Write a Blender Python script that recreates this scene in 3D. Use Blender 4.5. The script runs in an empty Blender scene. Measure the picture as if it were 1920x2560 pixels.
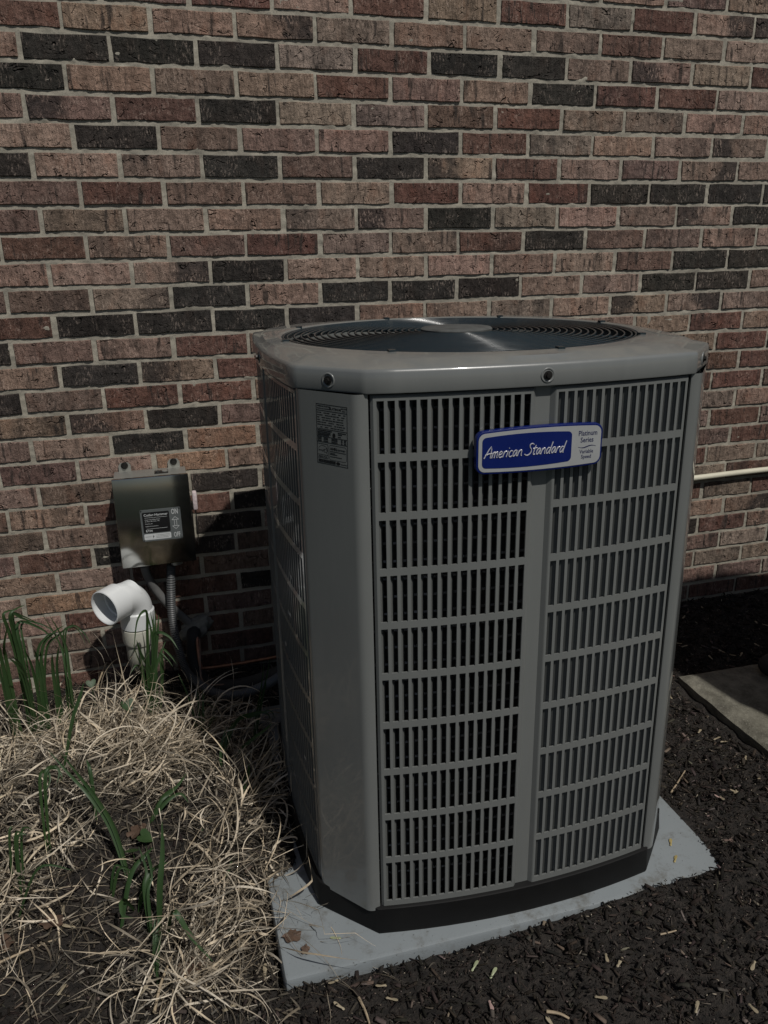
import bpy, bmesh, math, random
import numpy as np
from mathutils import Vector, Matrix

random.seed(7)
rng = np.random.default_rng(7)
scene = bpy.context.scene
COL = scene.collection

# ------------------------------------------------------------------ camera
FPX = 1983.7                                   # focal length in pixels of the 1920x2560 photograph
CAM = np.array([.2494, -2.266, 1.2846])
YAW, PITCH, ROLL = .2705, -.3282, -.0157
_f = np.array([math.sin(YAW)*math.cos(PITCH), math.cos(YAW)*math.cos(PITCH), math.sin(PITCH)])
_r = np.array([math.cos(YAW), -math.sin(YAW), 0.0])
_u = np.cross(_r, _f)
CR = _r*math.cos(ROLL) + _u*math.sin(ROLL)
CU = -_r*math.sin(ROLL) + _u*math.cos(ROLL)
cam_d = bpy.data.cameras.new('camera')
cam_o = bpy.data.objects.new('camera', cam_d)
COL.objects.link(cam_o)
cam_d.sensor_fit = 'VERTICAL'
cam_d.sensor_height = 36.0
cam_d.lens = FPX/2560*36.0
cam_d.clip_start = .02
cam_d.clip_end = 400
M = Matrix.Identity(4)
for i in range(3):
    M[i][0] = CR[i]; M[i][1] = CU[i]; M[i][2] = -_f[i]; M[i][3] = CAM[i]
cam_o.matrix_world = M
scene.camera = cam_o

# ------------------------------------------------------------------ world, sun, exposure
SUN_DIR = Vector((-.38, 1.0, -1.47)).normalized()      # the way the light travels
world = bpy.data.worlds.new('World')
scene.world = world
world.use_nodes = True
wn = world.node_tree.nodes
sky = wn.new('ShaderNodeTexSky')
sky.sky_type = 'NISHITA'
sky.sun_disc = False
sky.sun_elevation = math.asin(-SUN_DIR.z)
sky.sun_rotation = math.atan2(-SUN_DIR.x, -SUN_DIR.y)
sky.dust_density = 1.5
bg = wn['Background']
bg.inputs['Strength'].default_value = .055
world.node_tree.links.new(sky.outputs[0], bg.inputs[0])
sun_d = bpy.data.lights.new('sun', 'SUN')
sun_d.energy = 4.6
sun_d.angle = math.radians(.9)
sun_d.color = (1.0, .965, .91)
sun_o = bpy.data.objects.new('sun', sun_d)
sun_o.rotation_euler = SUN_DIR.to_track_quat('-Z', 'Y').to_euler()
sun_o.location = (1.5, -4, 6)
COL.objects.link(sun_o)
scene.view_settings.view_transform = 'Standard'
scene.view_settings.look = 'None'
scene.view_settings.exposure = -.85
scene.view_settings.gamma = 1.0
scene.view_settings.use_curve_mapping = False
try:
    scene.render.engine = 'CYCLES'
except Exception:
    pass

# ------------------------------------------------------------------ helpers
K = 1920/1659
def ray(x, y):
    return _f + CR*(x-960)/FPX - CU*(y-1280)/FPX
def on_z(x, y, z):
    d = ray(x, y); return CAM + d*(z-CAM[2])/d[2]
def on_y(x, y, Y):
    d = ray(x, y); return CAM + d*(Y-CAM[1])/d[1]

def tag(o, label=None, cat=None, group=None, kind=None):
    if label: o['label'] = label
    if cat: o['category'] = cat
    if group: o['group'] = group
    if kind: o['kind'] = kind
    return o
def empty(name, loc=(0, 0, 0), rot=(0, 0, 0)):
    o = bpy.data.objects.new(name, None)
    o.empty_display_size = .05
    o.location = loc; o.rotation_euler = rot
    COL.objects.link(o)
    return o
def link(name, me, parent=None, mat=None):
    o = bpy.data.objects.new(name, me)
    COL.objects.link(o)
    if parent is not None: o.parent = parent
    if mat is not None:
        me.materials.clear(); me.materials.append(mat)
    return o
def smooth(me, angle=None):
    me.polygons.foreach_set('use_smooth', [True]*len(me.polygons))
    if angle is not None:
        try: me.set_sharp_from_angle(angle=math.radians(angle))
        except Exception: pass
class MB:
    def __init__(s): s.v = []; s.f = []
    def add(s, vs, fs):
        b = len(s.v); s.v += [tuple(p) for p in vs]; s.f += [tuple(b+i for i in q) for q in fs]
    def box(s, x0, x1, y0, y1, z0, z1):
        s.add([(x, y, z) for z in (z0, z1) for y in (y0, y1) for x in (x0, x1)],
              [(0, 2, 3, 1), (4, 5, 7, 6), (0, 1, 5, 4), (2, 6, 7, 3), (0, 4, 6, 2), (1, 3, 7, 5)])
    def bevbox(s, x0, x1, y0, y1, z0, z1, b):
        bm = bmesh.new()
        bmesh.ops.create_cube(bm, size=1)
        for v in bm.verts:
            v.co = Vector(((x0+x1)/2+v.co.x*(x1-x0), (y0+y1)/2+v.co.y*(y1-y0), (z0+z1)/2+v.co.z*(z1-z0)))
        bmesh.ops.bevel(bm, geom=list(bm.edges), offset=b, segments=2, affect='EDGES', profile=.5)
        bm.verts.index_update()
        s.add([v.co[:] for v in bm.verts], [[v.index for v in f.verts] for f in bm.faces]); bm.free()
    def tube(s, pts, r, n=10, cap=True, radii=None):
        pts = [Vector(p) for p in pts]; N = len(pts)
        b = len(s.v); nrm = None; rings = []
        for i, p in enumerate(pts):
            t = (pts[min(i+1, N-1)]-pts[max(i-1, 0)]).normalized()
            if nrm is None:
                nrm = t.orthogonal().normalized()
            else:
                nrm = (nrm - t*nrm.dot(t)).normalized()
            bi = t.cross(nrm)
            rr = radii[i] if radii else r
            rings.append([p + (nrm*math.cos(2*math.pi*k/n)+bi*math.sin(2*math.pi*k/n))*rr for k in range(n)])
        vs = [q for ring in rings for q in ring]
        fs = [(i*n+k, i*n+(k+1) % n, (i+1)*n+(k+1) % n, (i+1)*n+k) for i in range(N-1) for k in range(n)]
        if cap:
            fs.append(tuple(range(n-1, -1, -1))); fs.append(tuple((N-1)*n+k for k in range(n)))
        s.add(vs, fs)
    def torus(s, c, R, r, n=64, m=6, axis='z'):
        vs = []
        for i in range(n):
            a = 2*math.pi*i/n
            for k in range(m):
                b = 2*math.pi*k/m
                q = ((R+r*math.cos(b))*math.cos(a), (R+r*math.cos(b))*math.sin(a), r*math.sin(b))
                if axis == 'y': q = (q[0], q[2], q[1])
                vs.append((c[0]+q[0], c[1]+q[1], c[2]+q[2]))
        fs = [(i*m+k, ((i+1) % n)*m+k, ((i+1) % n)*m+(k+1) % m, i*m+(k+1) % m) for i in range(n) for k in range(m)]
        if axis == 'y': fs = [q[::-1] for q in fs]
        s.add(vs, fs)
    def lathe(s, prof, n=32, c=(0, 0, 0), axis='z'):
        """prof: list of (radius, height)"""
        vs = []
        for (r, h) in prof:
            for k in range(n):
                a = 2*math.pi*k/n
                q = (r*math.cos(a), r*math.sin(a), h)
                if axis == 'y': q = (r*math.cos(a), -h, r*math.sin(a))
                vs.append((c[0]+q[0], c[1]+q[1], c[2]+q[2]))
        fs = [(i*n+k, i*n+(k+1) % n, (i+1)*n+(k+1) % n, (i+1)*n+k) for i in range(len(prof)-1) for k in range(n)]
        s.add(vs, fs)
    def prism(s, poly, y0, y1):
        """poly of (x,z), extruded along y"""
        n = len(poly)
        s.add([(x, y0, z) for x, z in poly]+[(x, y1, z) for x, z in poly],
              [tuple(range(n)), tuple(range(2*n-1, n-1, -1))]+[(i, i+n, (i+1) % n+n, (i+1) % n) for i in range(n)])
    def mesh(s, name):
        me = bpy.data.meshes.new(name)
        me.from_pydata(s.v, [], s.f)
        bm = bmesh.new(); bm.from_mesh(me)
        bmesh.ops.recalc_face_normals(bm, faces=bm.faces)
        bm.to_mesh(me); bm.free()
        return me
    def build(s, name, mat, parent=None, sm=None):
        me = s.mesh(name)
        if sm is not None: smooth(me, sm)
        return link(name, me, parent, mat)

def np_mesh(name, V, Fq, col=None):
    """vertices (n,3), quads (m,4), optional per-vertex colours (n,4)"""
    me = bpy.data.meshes.new(name)
    n, m = len(V), len(Fq)
    me.vertices.add(n); me.vertices.foreach_set('co', np.ascontiguousarray(V, dtype=np.float32).ravel())
    me.loops.add(m*4); me.loops.foreach_set('vertex_index', np.ascontiguousarray(Fq, dtype=np.int32).ravel())
    me.polygons.add(m)
    me.polygons.foreach_set('loop_start', np.arange(0, m*4, 4, dtype=np.int32))
    me.update(calc_edges=True); me.validate()
    if col is not None:
        a = me.color_attributes.new('tone', 'FLOAT_COLOR', 'POINT')
        a.data.foreach_set('color', np.ascontiguousarray(col, dtype=np.float32).ravel())
    return me

def vnoise(x, y, seed=0):
    """smooth value noise in [-1,1], numpy"""
    xi = np.floor(x).astype(np.int64); yi = np.floor(y).astype(np.int64)
    fx = x-xi; fy = y-yi
    fx = fx*fx*(3-2*fx); fy = fy*fy*(3-2*fy)
    def h(a, b):
        n = (a*374761393 + b*668265263 + seed*1442695041) & 0xffffffff
        n = ((n ^ (n >> 13))*1274126177) & 0xffffffff
        return ((n ^ (n >> 16)) & 0xffff)/32767.5-1
    return (h(xi, yi)*(1-fx)+h(xi+1, yi)*fx)*(1-fy)+(h(xi, yi+1)*(1-fx)+h(xi+1, yi+1)*fx)*fy

# ---- materials
class NT:
    def __init__(s, name):
        s.m = bpy.data.materials.new(name); s.m.use_nodes = True
        s.t = s.m.node_tree; s.b = s.t.nodes['Principled BSDF']
    def n(s, typ, **kw):
        nd = s.t.nodes.new('ShaderNode'+typ)
        for k, v in kw.items():
            if k in nd.inputs.keys(): nd.inputs[k].default_value = v
            else: setattr(nd, k, v)
        return nd
    def l(s, a, b): s.t.links.new(a, b)
    def math(s, op, a, b=None, c=None, clamp=False):
        nd = s.t.nodes.new('ShaderNodeMath'); nd.operation = op; nd.use_clamp = clamp
        for i, q in enumerate((a, b, c)):
            if q is None: continue
            if isinstance(q, (int, float)): nd.inputs[i].default_value = q
            else: s.l(q, nd.inputs[i])
        return nd.outputs[0]
    def mix(s, fac, a, b, blend='MIX'):
        nd = s.t.nodes.new('ShaderNodeMix'); nd.data_type = 'RGBA'; nd.blend_type = blend
        for i, q in ((0, fac), (6, a), (7, b)):
            if isinstance(q, (int, float)): nd.inputs[i].default_value = q
            elif isinstance(q, tuple): nd.inputs[i].default_value = q if len(q) == 4 else (*q, 1)
            else: s.l(q, nd.inputs[i])
        return nd.outputs[2]
    def noise(s, scale, detail=3, vec=None, rough=.55, dist=0):
        nd = s.t.nodes.new('ShaderNodeTexNoise'); nd.inputs['Scale'].default_value = scale
        nd.inputs['Detail'].default_value = detail; nd.inputs['Roughness'].default_value = rough
        nd.inputs['Distortion'].default_value = dist
        if vec is not None: s.l(vec, nd.inputs['Vector'])
        return nd.outputs['Fac']
    def coord(s, which='Object', scale=(1, 1, 1), offs=None):
        tc = s.t.nodes.new('ShaderNodeTexCoord'); mp = s.t.nodes.new('ShaderNodeMapping')
        mp.inputs['Scale'].default_value = scale
        s.l(tc.outputs[which], mp.inputs['Vector'])
        if offs is not None: s.l(offs, mp.inputs['Location'])
        return mp.outputs[0]
    def ramp(s, val, lo, hi):
        nd = s.t.nodes.new('ShaderNodeMapRange'); nd.interpolation_type = 'SMOOTHSTEP'
        nd.inputs['From Min'].default_value = lo; nd.inputs['From Max'].default_value = hi
        s.l(val, nd.inputs['Value']); return nd.outputs[0]
    def bump(s, h, strength=.5, dist=.002, prev=None):
        nd = s.t.nodes.new('ShaderNodeBump'); nd.inputs['Strength'].default_value = strength
        nd.inputs['Distance'].default_value = dist
        s.l(h, nd.inputs['Height'])
        if prev is not None: s.l(prev, nd.inputs['Normal'])
        return nd.outputs[0]
    def out(s, col=None, rough=None, normal=None, **kw):
        for nm, q in (('Base Color', col), ('Roughness', rough), ('Normal', normal)):
            if q is None: continue
            if isinstance(q, (int, float)): s.b.inputs[nm].default_value = q
            elif isinstance(q, tuple): s.b.inputs[nm].default_value = (*q, 1) if len(q) == 3 else q
            else: s.l(q, s.b.inputs[nm])
        for k, v in kw.items(): s.b.inputs[k].default_value = v
        return s.m

def plain(name, col, rough=.5, metal=0.0, var=.12, scale=30, bump=0.0, spec=.5, coat=0.0):
    t = NT(name); c = t.coord()
    nz = t.noise(scale, 4, c)
    k = t.math('ADD', t.math('MULTIPLY', t.math('SUBTRACT', nz, .5), var*4), 1.0)
    colr = t.mix(1.0, (*col, 1), k, 'MULTIPLY')
    rg = t.math('ADD', t.math('MULTIPLY', t.math('SUBTRACT', nz, .5), .25), rough, clamp=True)
    nm = t.bump(t.noise(scale*6, 3, c), bump, .0008) if bump else None
    m = t.out(colr, rg, nm, Metallic=metal)
    t.b.inputs['Specular IOR Level'].default_value = spec
    t.b.inputs['Coat Weight'].default_value = coat
    t.b.inputs['Coat Roughness'].default_value = .08
    return m

def brick_material(name, per_object):
    t = NT(name)
    if per_object:
        oi = t.n('ObjectInfo')
        tone, alpha, rnd = oi.outputs['Color'], oi.outputs['Alpha'], oi.outputs['Random']
        off = t.n('CombineXYZ'); t.l(t.math('MULTIPLY', rnd, 57.0), off.inputs[0]); t.l(t.math('MULTIPLY', rnd, 31.0), off.inputs[2])
        offs = off.outputs[0]
    else:
        at = t.n('Attribute', attribute_name='tone')
        tone, alpha, offs = at.outputs['Color'], at.outputs['Alpha'], None
    c = t.coord('Object', (1, 1, 1), offs)
    cs = t.coord('Object', (1, 1, .22), offs)
    raw = t.n('TexCoord').outputs['Object']
    sep = t.n('SeparateXYZ'); t.l(raw, sep.inputs[0])
    xn = t.math('MULTIPLY', sep.outputs[0], 10.0)
    s = t.math('MULTIPLY', t.math('SUBTRACT', alpha, .5), 2.0)
    big = t.noise(18, 3, c)
    med = t.noise(55, 4, c)
    streak = t.noise(150, 4, cs, .65)
    # kiln flashing: dark end of a brick
    val = t.math('ADD', t.math('MULTIPLY', s, xn), t.math('MULTIPLY', t.math('SUBTRACT', big, .5), 2.6))
    flash = t.math('MULTIPLY', t.ramp(val, -.25, .45), t.math('ABSOLUTE', s))
    band = t.noise(26, 2, t.coord('Object', (1, .2, .12), offs))
    vari = t.math('MAXIMUM', .28, t.math('ADD', -1.30, t.math('ADD', t.math('MULTIPLY', med, 1.55), t.math('ADD', t.math('MULTIPLY', streak, 1.5), t.math('MULTIPLY', band, 1.55)))))
    col = t.mix(1.0, tone, vari, 'MULTIPLY')
    warm = t.ramp(t.noise(22, 2, t.coord('Object', (1, 1, .5), offs)), .5, .75)
    col = t.mix(t.math('MULTIPLY', warm, .38), col, t.mix(1.0, tone, (1.05, .74, .62, 1), 'MULTIPLY'))
    col = t.mix(t.math('MULTIPLY', flash, .92), col, (.028, .026, .026, 1))
    pale = t.ramp(t.noise(70, 5, c, .7), .62, .8)
    col = t.mix(t.math('MULTIPLY', pale, .3), col, (.36, .31, .27, 1))
    bloom = t.math('MULTIPLY', t.ramp(t.noise(210, 4, t.coord('Object', (1, 1, .35), offs), .7), .50, .64), t.ramp(t.noise(20, 2, c), .45, .60))
    col = t.mix(t.math('MULTIPLY', bloom, .8), col, t.mix(.5, (.46, .37, .31, 1), t.mix(1.0, tone, (1.9, 1.85, 1.8, 1), 'MULTIPLY')))
    burn = t.math('MULTIPLY', t.ramp(t.noise(75, 3, t.coord('Object', (1, .3, .16), offs), .6), .52, .63), t.ramp(t.noise(13, 2, t.coord('Object', (1, .3, .3), offs)), .46, .58))
    col = t.mix(t.math('MULTIPLY', burn, .85), col, (.040, .033, .029, 1))
    # creases of the pressed clay
    cn = t.noise(27, 1.6, t.coord('Object', (.85, 1, 1.25), offs), .5, .7)
    line = t.math('SUBTRACT', 1.0, t.ramp(t.math('ABSOLUTE', t.math('SUBTRACT', cn, .5)), .0, .020))
    gate = t.ramp(t.noise(26, 2, t.coord('Object', (1.3, 1, 1.9), offs)), .50, .58)
    crease = t.math('MULTIPLY', line, gate)
    pits = t.math('SUBTRACT', 1.0, t.ramp(t.noise(160, 2, c), .24, .33))
    comb = t.noise(330, 3, t.coord('Object', (1, 1, .16), offs), .6)
    h = t.math('ADD', t.math('MULTIPLY', streak, .6), t.math('ADD', t.math('MULTIPLY', med, .7), t.math('ADD', t.math('MULTIPLY', comb, .55), t.math('MULTIPLY', t.noise(420, 2, c), .22))))
    h = t.math('SUBTRACT', h, t.math('ADD', t.math('MULTIPLY', crease, 2.2), t.math('MULTIPLY', pits, .8)))
    col = t.mix(t.math('MULTIPLY', crease, .1), col, (.03, .022, .018, 1))  # colour darkened along the creases, standing in for their shade
    nm = t.bump(h, 1.0, .0075)
    m = t.out(col, .82, nm)
    t.b.inputs['Specular IOR Level'].default_value = .25
    return m

def mortar_material():
    t = NT('mortar'); c = t.coord()
    a = t.noise(14, 4, c); b = t.noise(260, 4, c, .7)
    col = t.mix(t.ramp(a, .3, .7), (.29, .268, .218, 1), (.42, .388, .315, 1))
    col = t.mix(t.math('MULTIPLY', t.ramp(b, .48, .66), .5), col, (.17, .16, .14, 1))
    h = t.math('ADD', t.math('MULTIPLY', t.noise(90, 3, c), .8), t.math('MULTIPLY', b, .5))
    return t.out(col, .9, t.bump(h, .7, .002))

def vcol_material(name, rough=.75, spec=.3, bump=.0, scale=220, trans=0.0):
    t = NT(name); at = t.n('Attribute', attribute_name='tone'); c = t.coord()
    nz = t.noise(scale, 3, c)
    col = t.mix(1.0, at.outputs['Color'], t.math('ADD', .55, t.math('MULTIPLY', nz, .9)), 'MULTIPLY')
    nm = t.bump(t.noise(scale*2.2, 3, c), bump, .0015) if bump else None
    m = t.out(col, rough, nm); t.b.inputs['Specular IOR Level'].default_value = spec
    if trans:
        tr = t.n('BsdfTranslucent'); mx = t.n('MixShader'); mx.inputs[0].default_value = trans
        t.l(col, tr.inputs[0]); t.l(t.b.outputs[0], mx.inputs[1]); t.l(tr.outputs[0], mx.inputs[2])
        t.l(mx.outputs[0], t.t.nodes['Material Output'].inputs[0])
    return m

def soil_material():
    t = NT('mulch_soil'); c = t.coord()
    a = t.noise(60, 5, c, .7); b = t.noise(9, 3, c)
    col = t.mix(t.ramp(a, .35, .72), (.012, .010, .008, 1), (.055, .044, .036, 1))
    col = t.mix(t.math('MULTIPLY', t.ramp(b, .5, .75), .45), col, (.06, .05, .042, 1))
    h = t.math('ADD', a, t.math('MULTIPLY', t.noise(240, 4, c, .7), .5))
    return t.out(col, .95, t.bump(h, 1.0, .012))

def paint_material(name, col, dust=0.0, rough=.3):
    t = NT(name); c = t.coord()
    cz = t.coord('Object', (1, 1, .15))
    nz = t.noise(5, 4, c); fine = t.noise(90, 4, c, .65); st = t.noise(40, 3, cz)
    k = t.math('ADD', .84, t.math('ADD', t.math('MULTIPLY', nz, .16), t.math('MULTIPLY', st, .16)))
    cl = t.mix(1.0, (*col, 1), k, 'MULTIPLY')
    speck = t.math('MULTIPLY', t.ramp(t.noise(420, 2, c), .69, .76), .35)
    cl = t.mix(speck, cl, (.32, .31, .27, 1))
    rg = t.math('ADD', rough-.06, t.math('MULTIPLY', fine, .16))
    if dust:
        g = t.n('NewGeometry'); sp = t.n('SeparateXYZ'); t.l(g.outputs['Normal'], sp.inputs[0])
        up = t.ramp(sp.outputs[2], .75, .98)
        d = t.math('MULTIPLY', up, t.math('MULTIPLY', t.ramp(t.noise(13, 4, c, .6), .3, .62), dust))
        cl = t.mix(d, cl, (.235, .220, .185, 1))
        rg = t.math('ADD', rg, t.math('MULTIPLY', d, .5))
    nm = t.bump(t.noise(700, 2, c), .06, .0006)
    m = t.out(cl, rg, nm)
    t.b.inputs['Coat Weight'].default_value = .7
    t.b.inputs['Coat Roughness'].default_value = .05
    return m

MAT = {}
MAT['brick'] = brick_material('brick_clay', True)
MAT['brick_far'] = brick_material('brick_clay_far', False)
MAT['mortar'] = mortar_material()
MAT['soil'] = soil_material()
MAT['chips'] = vcol_material('mulch_chips', .9, .15, .5)
MAT['straw'] = vcol_material('dry_straw', .6, .3, .15, 120, .12)
MAT['paint'] = paint_material('grey_green_paint', (.162, .169, .163))
MAT['lidpaint'] = paint_material('grey_green_lid_paint', (.175, .182, .176), dust=.5)
MAT['black'] = plain('black_plastic', (.007, .007, .007), .6, bump=.2, spec=.2)
MAT['guard'] = plain('black_coated_wire', (.019, .030, .036), .20, var=.1)
MAT['cap'] = plain('dusty_black_cap', (.085, .088, .084), .65, var=.3, scale=60)
MAT['dark'] = plain('dark_interior', (.004, .004, .0045), .9, spec=.1)
MAT['coil'] = plain('aluminium_coil', (.05, .05, .051), .55, .6, var=.3, scale=90, bump=.5)
MAT['tube'] = plain('coil_tube', (.32, .31, .30), .4, .7, var=.5, scale=160)
MAT['bolt'] = plain('zinc_bolt', (.22, .22, .22), .3, .9)
MAT['blackbolt'] = plain('dark_bolt', (.03, .028, .026), .4, .6)
MAT['blue'] = plain('blue_badge_enamel', (.004, .013, .115), .3, var=.05)
MAT['silver'] = plain('silver_badge_face', (.45, .46, .46), .35, .25, var=.05)
MAT['ink'] = plain('dark_blue_ink', (.01, .014, .07), .4, var=.02)
MAT['white'] = plain('raised_silver_letter', (.62, .62, .65), .35, .3, var=.05)
MAT['paper'] = plain('grey_foil_label', (.52, .54, .535), .35, var=.06, scale=80)
MAT['print'] = plain('black_print', (.006, .006, .007), .5, var=.02)
MAT['pale'] = plain('pale_print', (.55, .57, .57), .5, var=.03)

# ------------------------------------------------------------------ the brick wall
BL, BH = .2032, .0648
Z0 = 1.80
TONES = {'T': (.280, .192, .150), 'G': (.245, .188, .150), 'B': (.185, .124, .100), 'R': (.145, .080, .062),
         'K': (.037, .032, .028), 'O': (.30, .185, .130)}
OFF = {0: .006, 1: .008, 5: -.001, 8: -.003, 10: -.006, 11: -.004, 12: -.014, 13: -.009, 14: -.008, 15: -.007, 16: -.006, 17: .003,
       18: -.007, 19: .008, 20: -.007, 21: .009, 22: .006, 23: .008, 24: .005, 25: .006, 26: .006, 27: .0}
# one string per course, starting at the head joint u0; T tan, G grey tan, B brown, R red, K dark, O orange; D/E dark left/right end, M mottled
ROWS = {
 -3: (-1, 'TTBTGTRTTGTBT'), -2: (-.5, 'TBTRTBTGTBTT'),
 -1: (-1, 'TBBRTRTRGRED'), 0: (-.5, 'RTTEGTTTRGTT'), 1: (-1, 'TKKKGRKKTDGR'), 2: (-.5, 'KTGTRTTKRRTT'),
 3: (-1, 'TDRKGMBRGMTTT'[:12]), 4: (-.5, 'TKBTTKRMTTDK'), 5: (-1, 'KTTKBKDRTBET'), 6: (-.5, 'BRBBGRTRKKKK'),
 7: (-1, 'BGTTMDKGTBDK'), 8: (-.5, 'RTBRMGRKBBTT'), 9: (-1, 'TTEKTTTTTBKK'), 10: (-1.5, 'BBMKTKKKTTKKT'),
 11: (-1, 'RKKKKTTGTDEG'), 12: (-1.5, 'KBTRTTTTTTTRT'), 13: (-1, 'TKDRTTTTTTTR'), 14: (-1.5, 'KBRRTTTTTTTRR'),
 15: (-1, 'TDKBTTTTTTRR'), 16: (-1.5, 'BTKOTTTTTTTGT'), 17: (-1, 'BTOTTTTTTTBRB'), 18: (-1.5, 'TBBKTTTTTTTBR'),
 19: (-2, 'BTRRKTTTTTTRGG'), 20: (-1.5, 'BBTKTTTTTTTGR'), 21: (-2, 'BRKKBTTTTTTRMR'), 22: (-1.5, 'TTRBTTTTTTTTE'),
 23: (-2, 'TOTRKTTTTTTKRT'), 24: (-1.5, 'TRRBTTTTTTTBG'), 25: (-2, 'BBTRBTTTTTTBGG'), 26: (-1.5, 'BBBRTTTTTTTBB'),
 27: (-2, 'RRBRBTTTTTTBRR')}

wall = empty('brick_wall', (0, 0, 0))
tag(wall, 'multicoloured red, tan and charcoal brick house wall behind the cooling unit', 'wall')

def brick_mesh(seed):
    r = random.Random(seed)
    w, h, d = .1922/2, .0536/2, .07
    j = lambda a: r.uniform(-a, a)
    out = []
    for i in range(4): out.append((-w+2*w*i/4+(j(.012) if i else j(.0012)), -h+j(.0016)))
    out.append((w+j(.0012), -h+j(.0016)))
    for i in range(4): out.append((w-2*w*i/4+(j(.012) if i else j(.0012)), h+j(.0016)))
    out.append((-w+j(.0012), h+j(.0016)))
    n = len(out)
    m = MB()
    ins = [r.uniform(.0008, .0022) for _ in range(n)]
    fr = []
    for (x, z), q in zip(out, ins):
        fr.append((x-math.copysign(min(q, abs(x)), x)*(1 if abs(x) > w*.9 else .0), -.0004+j(.0005), z-math.copysign(q, z)))
    md = [(x, .0022, z) for x, z in out]
    bk = [(x, d, z) for x, z in out]
    fs = [tuple(range(n))]
    fs += [(i, i+n, (i+1) % n+n, (i+1) % n) for i in range(n)]
    fs += [(i+n, i+2*n, (i+1) % n+2*n, (i+1) % n+n) for i in range(n)]
    m.add(fr+md+bk, fs)
    return m.mesh('brick')
BRICKS = [brick_mesh(100+i) for i in range(10)]
for me in BRICKS: me.materials.append(MAT['brick'])

def tone(code, r):
    base = {'D': 'T', 'E': 'T', 'M': 'G'}.get(code, code)
    c = np.array(TONES[base])
    if code in 'DE' and r.random() < .4: c = np.array(TONES['B'])*1.15
    k = r.uniform(.82, 1.14)
    if base == 'K': k = r.uniform(.8, 1.35)
    c = c*k*np.array([1+r.uniform(-.05, .05), 1+r.uniform(-.03, .03), 1+r.uniform(-.05, .05)])
    a = .5
    if code == 'D': a = .06
    elif code == 'E': a = .94
    elif code == 'M': a = r.choice((.22, .78))
    elif base in 'TGBRO' and r.random() < .45: a = r.choice((.30, .36, .64, .70))
    return (*c, a)

def visible(x, z):
    """is this spot of the wall in the photograph and not behind the cooling unit"""
    d = np.array([x, 0, z])-CAM; k = d@_f
    px = 960+FPX*(d@CR)/k; py = 1280-FPX*(d@CU)/k
    if px < -110 or px > 2010 or py < -45 or z < -.02: return False
    q = py/K; xx = px/K
    left = 548+(q-735)*.1; right = 1530-(q-750)*.11
    if q > 735 and left+70 < xx < right-70: return False
    if q > 715 and 700 < xx < 1350: return False
    return True

far_v, far_f, far_c = [], [], []
rb = random.Random(5)
n_ind = 0
for r in range(-20, 30):
    zc = Z0-BH*r
    u0, codes = ROWS.get(r, (0 if r % 2 else .5, ''))
    par = (u0 % 1.0)
    u = -13+par
    while u < 27:
        x = (u+.5)*BL+OFF.get(r, 0)+rb.uniform(-.0018, .0018)
        i = int(round(u-u0))
        code = codes[i] if 0 <= i < len(codes) else rb.choice('TTTTGGBBRRKKDM')
        c = tone(code, rb)
        if r in ROWS and visible(x, zc) and n_ind < 300:
            o = bpy.data.objects.new('brick', rb.choice(BRICKS))
            o.location = (x, rb.uniform(-.0012, .0010), zc+rb.uniform(-.0007, .0007))
            o.rotation_euler = (rb.uniform(-.006, .006), rb.uniform(-.0035, .0035), rb.uniform(-.004, .004))
            if rb.random() < .5: o.rotation_euler[1] += 0
            o.scale = (rb.uniform(.992, 1.006), 1, rb.uniform(.965, 1.02))
            o.color = c
            o.parent = wall
            COL.objects.link(o)
            n_ind += 1
        else:
            b = len(far_v)
            w, h, y = .0961, .0268, rb.uniform(-.001, .001)
            cc = c if c[3] == .5 else (*[q*.55 for q in c[:3]], .5)
            for (yy, q) in ((y, .0012), (y+.002, 0), (.05, 0)):
                for sx, sz in ((-1, -1), (1, -1), (1, 1), (-1, 1)):
                    far_v.append((x+sx*(w-q), yy, zc+sz*(h-q))); far_c.append((*cc[:3], .5))
            far_f.append((b, b+1, b+2, b+3))
            for k in (0, 4):
                for s in range(4):
                    far_f.append((b+k+s, b+k+4+s, b+k+4+(s+1) % 4, b+k+(s+1) % 4))
        u += 1
me = np_mesh('outlying_bricks', np.array(far_v), np.array(far_f), np.array(far_c))
o = link('outlying_bricks', me, wall, MAT['brick_far']); tag(o, kind='stuff')

# mortar: a fine, slightly lumpy sheet whose joints are tooled in between the bricks
gx = np.arange(-.75, 3.1, .0058); gz_ = np.arange(-.12, 2.22, .0052)
GX, GZ = np.meshgrid(gx, gz_)
my = .0034+.0015*vnoise(GX/.0095, GZ/.007, 3)+.0009*vnoise(GX/.032, GZ/.02, 4)
rowf = (Z0-GZ)/BH
bed = np.abs(rowf-np.floor(rowf)-.5)*2                       # 1 in mid course, 0 at the bed joint
my += np.where(np.abs(((rowf+.5) % 1.0)-0.0) < 9, 0, 0)
lump = vnoise(GX/.021, GZ/.015, 9)
my -= np.where(lump > .6, (lump-.6)*.008, 0)               # mortar squeezed over a brick's edge here and there
ny, nx = GX.shape
V = np.stack([GX.ravel(), my.ravel(), GZ.ravel()], 1)
idx = np.arange(ny*nx).reshape(ny, nx)
Fq = np.stack([idx[:-1, :-1], idx[:-1, 1:], idx[1:, 1:], idx[1:, :-1]], -1).reshape(-1, 4)
me = np_mesh('mortar', V, Fq); smooth(me)
link('mortar', me, wall, MAT['mortar'])
m = MB(); m.box(-2.9, 5.6, .006, .12, -.3, 3.3)
m.build('mortar_backing', MAT['mortar'], wall)

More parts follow.
